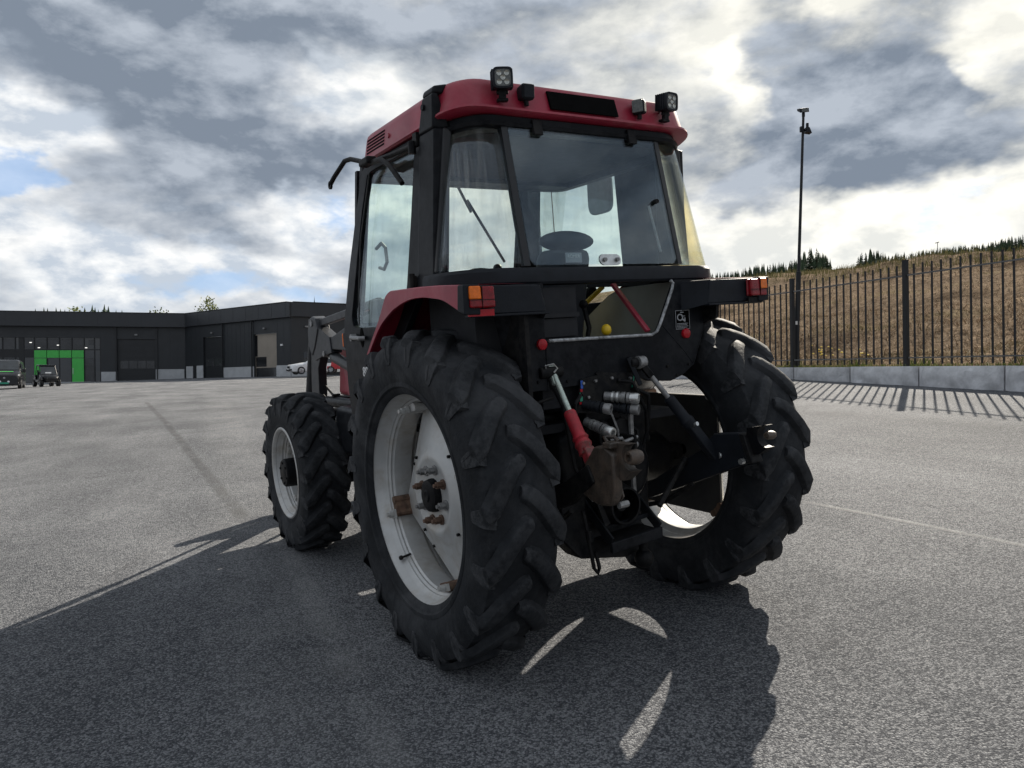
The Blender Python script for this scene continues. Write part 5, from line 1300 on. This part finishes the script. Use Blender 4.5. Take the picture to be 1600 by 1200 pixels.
T('control_linkage', MB().tube([(-.10,-.46,1.06),(-.075,-.47,.98),(-.06,-.46,.88)], .006, 6).tube([(.005,-.47,1.05),(.01,-.46,.86),(.025,-.44,.62)], .013, 8).tube([(-.09,-.44,.92),(-.02,-.47,.90),(.03,-.44,.82)], .014, 8), GREYS)
# top link bracket
tb = T('top_link_bracket', MB().box(-.155,-.140,-.56,-.36,.82,.96).box(-.055,-.040,-.56,-.36,.82,.96), BLKM, bevel=.005)
T('bracket_pin', MB().cyl((-.18,-.52,.91),(-.01,-.52,.91),.014,12).tube([(-.17,-.53,.95),(-.12,-.55,.955),(-.10,-.54,.935),(-.03,-.55,.95)], .008, 6), GREYS, tb)
for s in (-1, 1):
    F = (lambda b: b) if s < 0 else (lambda b: b.mirror())
    if s > 0:
        T('lift_arm', MB().hexa([(.03,-.05,1.14),(.12,-.05,1.14),(.12,-.44,1.235),(.05,-.44,1.235),(.03,-.05,1.24),(.12,-.05,1.24),(.12,-.44,1.305),(.05,-.44,1.305)]).cyl((.035,-.45,1.275),(.135,-.45,1.275),.022,14), BLKM, None, .008)
        T('arm_strap', MB().bar((.03,-.448,1.30),(.075,-.47,1.17),.012,.022), DARK, None, .003)
    else: am = T('lift_arm', F(MB().hexa([(-.27,.0,1.12),(-.33,.0,1.12),(-.41,-.40,1.235),(-.36,-.40,1.235),(-.27,.0,1.22),(-.33,.0,1.22),(-.41,-.40,1.30),(-.36,-.40,1.30)]).cyl((-.45,-.415,1.268),(-.33,-.415,1.268),.026,14)), BLKM, None, .008)
    if s < 0:
        rod = T('lift_rod', MB().cyl((-.38,-.43,1.255),(-.38,-.535,1.09),.012,12), GALV)
        T('rod_eye', MB().hexa([(-.40,-.415,1.30),(-.36,-.415,1.30),(-.36,-.385,1.29),(-.40,-.385,1.29),(-.395,-.455,1.215),(-.365,-.455,1.215),(-.365,-.425,1.205),(-.395,-.425,1.205)]), GALV, rod, .008)
        T('lynch_pin', MB().tube([(-.415,-.42,1.275),(-.43,-.44,1.30),(-.40,-.46,1.305),(-.375,-.45,1.285),(-.395,-.45,1.268)], .004, 6), STEEL, rod)
        T('turnbuckle', MB().tube([(-.38,-.525,1.10),(-.38,-.53,1.092),(-.38,-.585,1.005),(-.38,-.595,.99),(-.38,-.600,.982),(-.38,-.612,.965),(-.38,-.620,.95),(-.38,-.632,.93)], [.024,.028,.028,.036,.030,.038,.030,.034], 14), REDW, rod)
        T('red_clevis', MB().hexa([(-.405,-.61,.955),(-.355,-.61,.955),(-.355,-.65,.965),(-.405,-.65,.965),(-.410,-.685,.82),(-.350,-.685,.82),(-.350,-.745,.85),(-.410,-.745,.85)]), REDW, rod, .008)
        T('clevis_pin', MB().cyl((-.43,-.705,.845),(-.33,-.705,.845),.016,12), GREYS, rod)
    else:
        pa, pb = Vector((.095,-.455,1.272)), Vector((.405,-.60,.80)); L_ = lambda t: tuple(pa+(pb-pa)*t)
        rod = T('lift_rod', MB().cyl(L_(0), L_(.42), .0125, 12).cyl((.075,-.455,1.275),(.115,-.455,1.275),.030,14), GREYS)
        T('rod_fork', MB().bar(L_(0), L_(.14), .034, .03), BLKM, rod, .005)
        T('turnbuckle', MB().tube([L_(.36), L_(.375), L_(.58), L_(.60), L_(.66)], [.018,.026,.027,.035,.033], 14), DARK, rod)
        T('rod_sleeve', MB().bar(L_(.64), L_(1.03), .042, .050, (1,0,.3)), DARK, rod, .008)
        T('bolt', MB().cyl((.385,-.64,.815),(.43,-.66,.815),.015,10), STEEL, rod)
        T('bolt', MB().cyl(L_(.66), tuple(Vector(L_(.66))+Vector((.0,-.045,.012))), .010, 10), STEEL, rod)
    # lower links
    if s < 0:
        lk = T('lower_link', MB().prism([(-.435,-.12,.545),(-.435,-.12,.615),(-.435,-.50,.79),(-.435,-.70,.90),(-.435,-.74,.83),(-.435,-.56,.71)], (.045,0,0)), BLKM, None, .008, 2)
        T('link_end', MB().prism([(-.425,-.64,.77),(-.425,-.67,.90),(-.425,-.735,.975),(-.425,-.80,.985),(-.425,-.855,.955),(-.425,-.86,.80),(-.425,-.83,.745),(-.425,-.76,.735),(-.425,-.70,.745)], (.045,0,0)), CAST, lk, .012, 3)
        T('hook_end', MB().prism([(-.395,-.925+.050*math.cos(a), .945+.052*math.sin(a)) for a in (R(t) for t in range(-110, 100, 15))]+[(-.395,-.82,.995),(-.395,-.78,.97),(-.395,-.80,.86),(-.395,-.88,.85)], (.045,0,0)), CAST, lk, .008, 3)
        T('link_ball', MB().lathe([(-.030,.015),(-.030,.024),(-.015,.030),(.015,.030),(.030,.024),(.030,.015)], 24, (-.372,-.922,.945), 'x', True), CAST, lk)
        T('latch', MB().box(-.43,-.375,-.85,-.80,.975,1.000), CAST, lk, .006)
        T('latch_pin', MB().tube([(-.40,-.80,.995),(-.40,-.78,1.012),(-.36,-.79,1.012),(-.36,-.82,.995)], .009, 8), CAST, lk)
        T('link_plate', MB().prism([(-.378,-.74,.965),(-.378,-.79,.95),(-.378,-.85,.78),(-.378,-.82,.75),(-.378,-.77,.80)], (.008,0,0)), CAST, lk)
        T('link_bolt', MB().cyl((-.39,-.835,.745),(-.345,-.835,.745),.014,10), GREYS, lk)
    else:
        lk = T('lower_link', MB().prism([(.385,-.12,.53),(.385,-.12,.61),(.385,-.52,.83),(.385,-.61,.915),(.385,-.76,.93),(.385,-.80,.90),(.385,-.84,.81),(.385,-.60,.715)], (.06,0,0)), DARK, None, .008)
        T('hook_end', MB().prism([(.40,-.905+.050*math.cos(a), .925+.050*math.sin(a)) for a in (R(t) for t in range(-100, 110, 15))]+[(.40,-.80,.955),(.40,-.78,.83),(.40,-.86,.84)], (.045,0,0)), BLKM, lk, .008, 3)
        T('link_ball', MB().lathe([(-.026,.010),(-.026,.015),(-.012,.020),(.012,.020),(.026,.015),(.026,.010)], 24, (.422,-.91,.928), 'x', True), CAST, lk)
        T('latch_plate', MB().hexa([(.378,-.765,.93),(.450,-.765,.93),(.450,-.80,.925),(.378,-.80,.925),(.378,-.81,.80),(.450,-.81,.80),(.450,-.845,.80),(.378,-.845,.80)]), BLKM, lk, .006)
        T('bolt', MB().cyl((.36,-.79,.805),(.38,-.79,.805),.014,8), STEEL, lk)
# stabiliser with the red end and its bolt
sb = T('stabiliser', MB().cyl((-.50,-.25,.66),(-.375,-.455,.712),.018,12).cyl((-.385,-.44,.708),(-.30,-.53,.735),.010,10), BLKM)
T('red_socket', MB().cyl((-.405,-.41,.700),(-.365,-.47,.715),.027,14), REDW, sb)
T('bolt', MB().cyl((-.31,-.50,.76),(-.295,-.56,.715),.020,10).cyl((-.30,-.52,.77),(-.315,-.49,.79),.022,6), GREYS, sb)
T('check_rod', MB().cyl((.16,-.46,.585),(.36,-.43,.765),.014,10).ball((.365,-.43,.77),.02,10,6), BLKM)
# pick-up hitch frame, ball and PTO
fm = MB()
fm.bar((-.205,-.28,.70),(-.205,-.545,.50),.012,.05).bar((.078,-.28,.715),(.078,-.545,.515),.012,.05)
fm.hexa([(-.215,-.560,.452),(.085,-.560,.468),(.085,-.54,.468),(-.215,-.54,.452),(-.215,-.560,.500),(.085,-.560,.518),(.085,-.54,.518),(-.215,-.54,.500)])
fm.bar((-.20,-.47,.545),(.075,-.47,.56),.02,.02)
ph = T('pickup_hitch', fm, BLK, None, .004)
T('hitch_plate', MB().hexa([(-.20,-.54,.488),(.075,-.54,.502),(.075,-.30,.502),(-.20,-.30,.488),(-.20,-.54,.494),(.075,-.54,.508),(.075,-.30,.508),(-.20,-.30,.494)]), BLKM, ph)
T('tow_ball', MB().ball((.015,-.50,.372),.045,18,12).cyl((.015,-.50,.41),(.015,-.50,.48),.022,12), BLKM, ph)
T('lower_guard', MB().prism([(-.34,-.36,.66),(-.36,-.40,.50),(-.30,-.44,.42),(-.05,-.46,.38),(.08,-.44,.40),(.12,-.36,.66)], (0,.12,0)), BLKM, ph, .01)
T('pto_shield', MB().lathe([(-.52,.075),(-.52,.085),(-.40,.11),(-.38,.11)], 24, (-.09,0,.64), 'y').cyl((-.09,-.49,.64),(-.09,-.38,.64),.03,14), BLKM)
T('release_handle', MB().tube([(-.285,-.45,.64),(-.275,-.46,.56),(-.268,-.47,.46),(-.262,-.48,.38),(-.245,-.485,.355),(-.232,-.48,.375),(-.245,-.475,.45)], .009, 8).cyl((-.272,-.465,.55),(-.268,-.47,.50),.016,10), BLKM)
T('hanging_cable', MB().tube([(-.40,-.42,1.24),(-.36,-.45,1.12),(-.335,-.455,.95),(-.32,-.46,.84),(-.295,-.50,.75)], .009, 8).tube([(-.58,-.42,1.05),(-.50,-.44,1.14),(-.40,-.44,1.16)], .008, 8), BLKM)
for pts in ([(-.16,-.43,1.00),(-.17,-.47,.92),(-.13,-.46,.80),(-.16,-.42,.68)], [(.0,-.40,1.02),(.05,-.46,.96),(.04,-.47,.84),(-.02,-.44,.76)], [(.06,-.43,1.16),(.13,-.46,1.12),(.15,-.43,.98),(.12,-.38,.80)], [(-.23,-.42,1.16),(-.29,-.45,1.12),(-.28,-.44,.95),(-.22,-.42,.80)], [(-.02,-.43,1.20),(.02,-.48,1.19),(.10,-.47,1.05),(.16,-.40,.90)]):
    fine_ = []
    for k in range(13):
        t = k/12*3; q = min(2, int(t)); f = t-q; f = f*f*(3-2*f)
        fine_.append(tuple(a+(b_-a)*f for a, b_ in zip(pts[q], pts[q+1])))
    T('hydraulic_hose', MB().tube(fine_, .0085, 8).cyl(fine_[0], fine_[1], .013, 8).cyl(fine_[-2], fine_[-1], .013, 8), BLKM)
for x, y, z in ((-.225,-.43,1.205), (-.155,-.43,1.21), (-.06,-.43,1.215), (.05,-.43,1.205), (-.20,-.43,1.14), (.06,-.43,1.12)):
    T('plate_bolt', MB().cyl((x,y-.006,z),(x,y+.01,z),.007,6), GREYS, vp)
for x, z in ((-.50,1.39), (-.455,1.23), (.44,1.24), (.36,1.19), (.54,1.56), (-.51,1.56), (.30,1.24), (-.30,1.22)):
    T('panel_bolt', MB().cyl((x,yb-.008,z),(x,yb+.004,z),.0075,6), RUST if x == -.50 else BLKM, pn)
T('weld_seam', MB().tube([(-.404,yb-.002,1.19),(-.404,yb-.002,1.395)], .004, 6), BLK, pn)
T('wiring', MB().tube([(-.545,-.50,1.53),(-.555,-.44,1.45),(-.565,-.43,1.30),(-.60,-.40,1.12)], .0035, 6), REDW, pn)
T('return_spring', MB().tube([(-.055+.014*math.cos(k*1.05), -.475+.014*math.sin(k*1.05), .90-.0022*k) for k in range(60)], .0028, 5), GREYS)
T('side_casting', MB().hexa([(-.30,-.36,.60),(-.20,-.38,.60),(-.20,-.2,.60),(-.30,-.2,.60),(-.32,-.34,.95),(-.20,-.38,1.02),(-.20,-.2,1.02),(-.32,-.2,.95)]), BLKM, None, .02)
T('cross_shaft', MB().cyl((-.36,-.02,1.15),(.36,-.02,1.15),.05,18).cyl((-.30,-.10,1.12),(.30,-.10,1.12),.03,12), BLKM)
for s_, X_ in ((-1,-.30), (1,.30)):
    T('sway_chain', MB().tube([(X_,-.12+.0,.50),(X_*1.12,-.30,.55),(X_*1.22,-.48,.66)], .012, 8), BLKM)
T('hanging_bar', MB().hexa([(-.215,-.47,.66),(-.19,-.47,.66),(-.17,-.50,.57),(-.20,-.50,.56),(-.215,-.45,.66),(-.19,-.45,.66),(-.17,-.48,.57),(-.20,-.48,.56)]), BLKM)
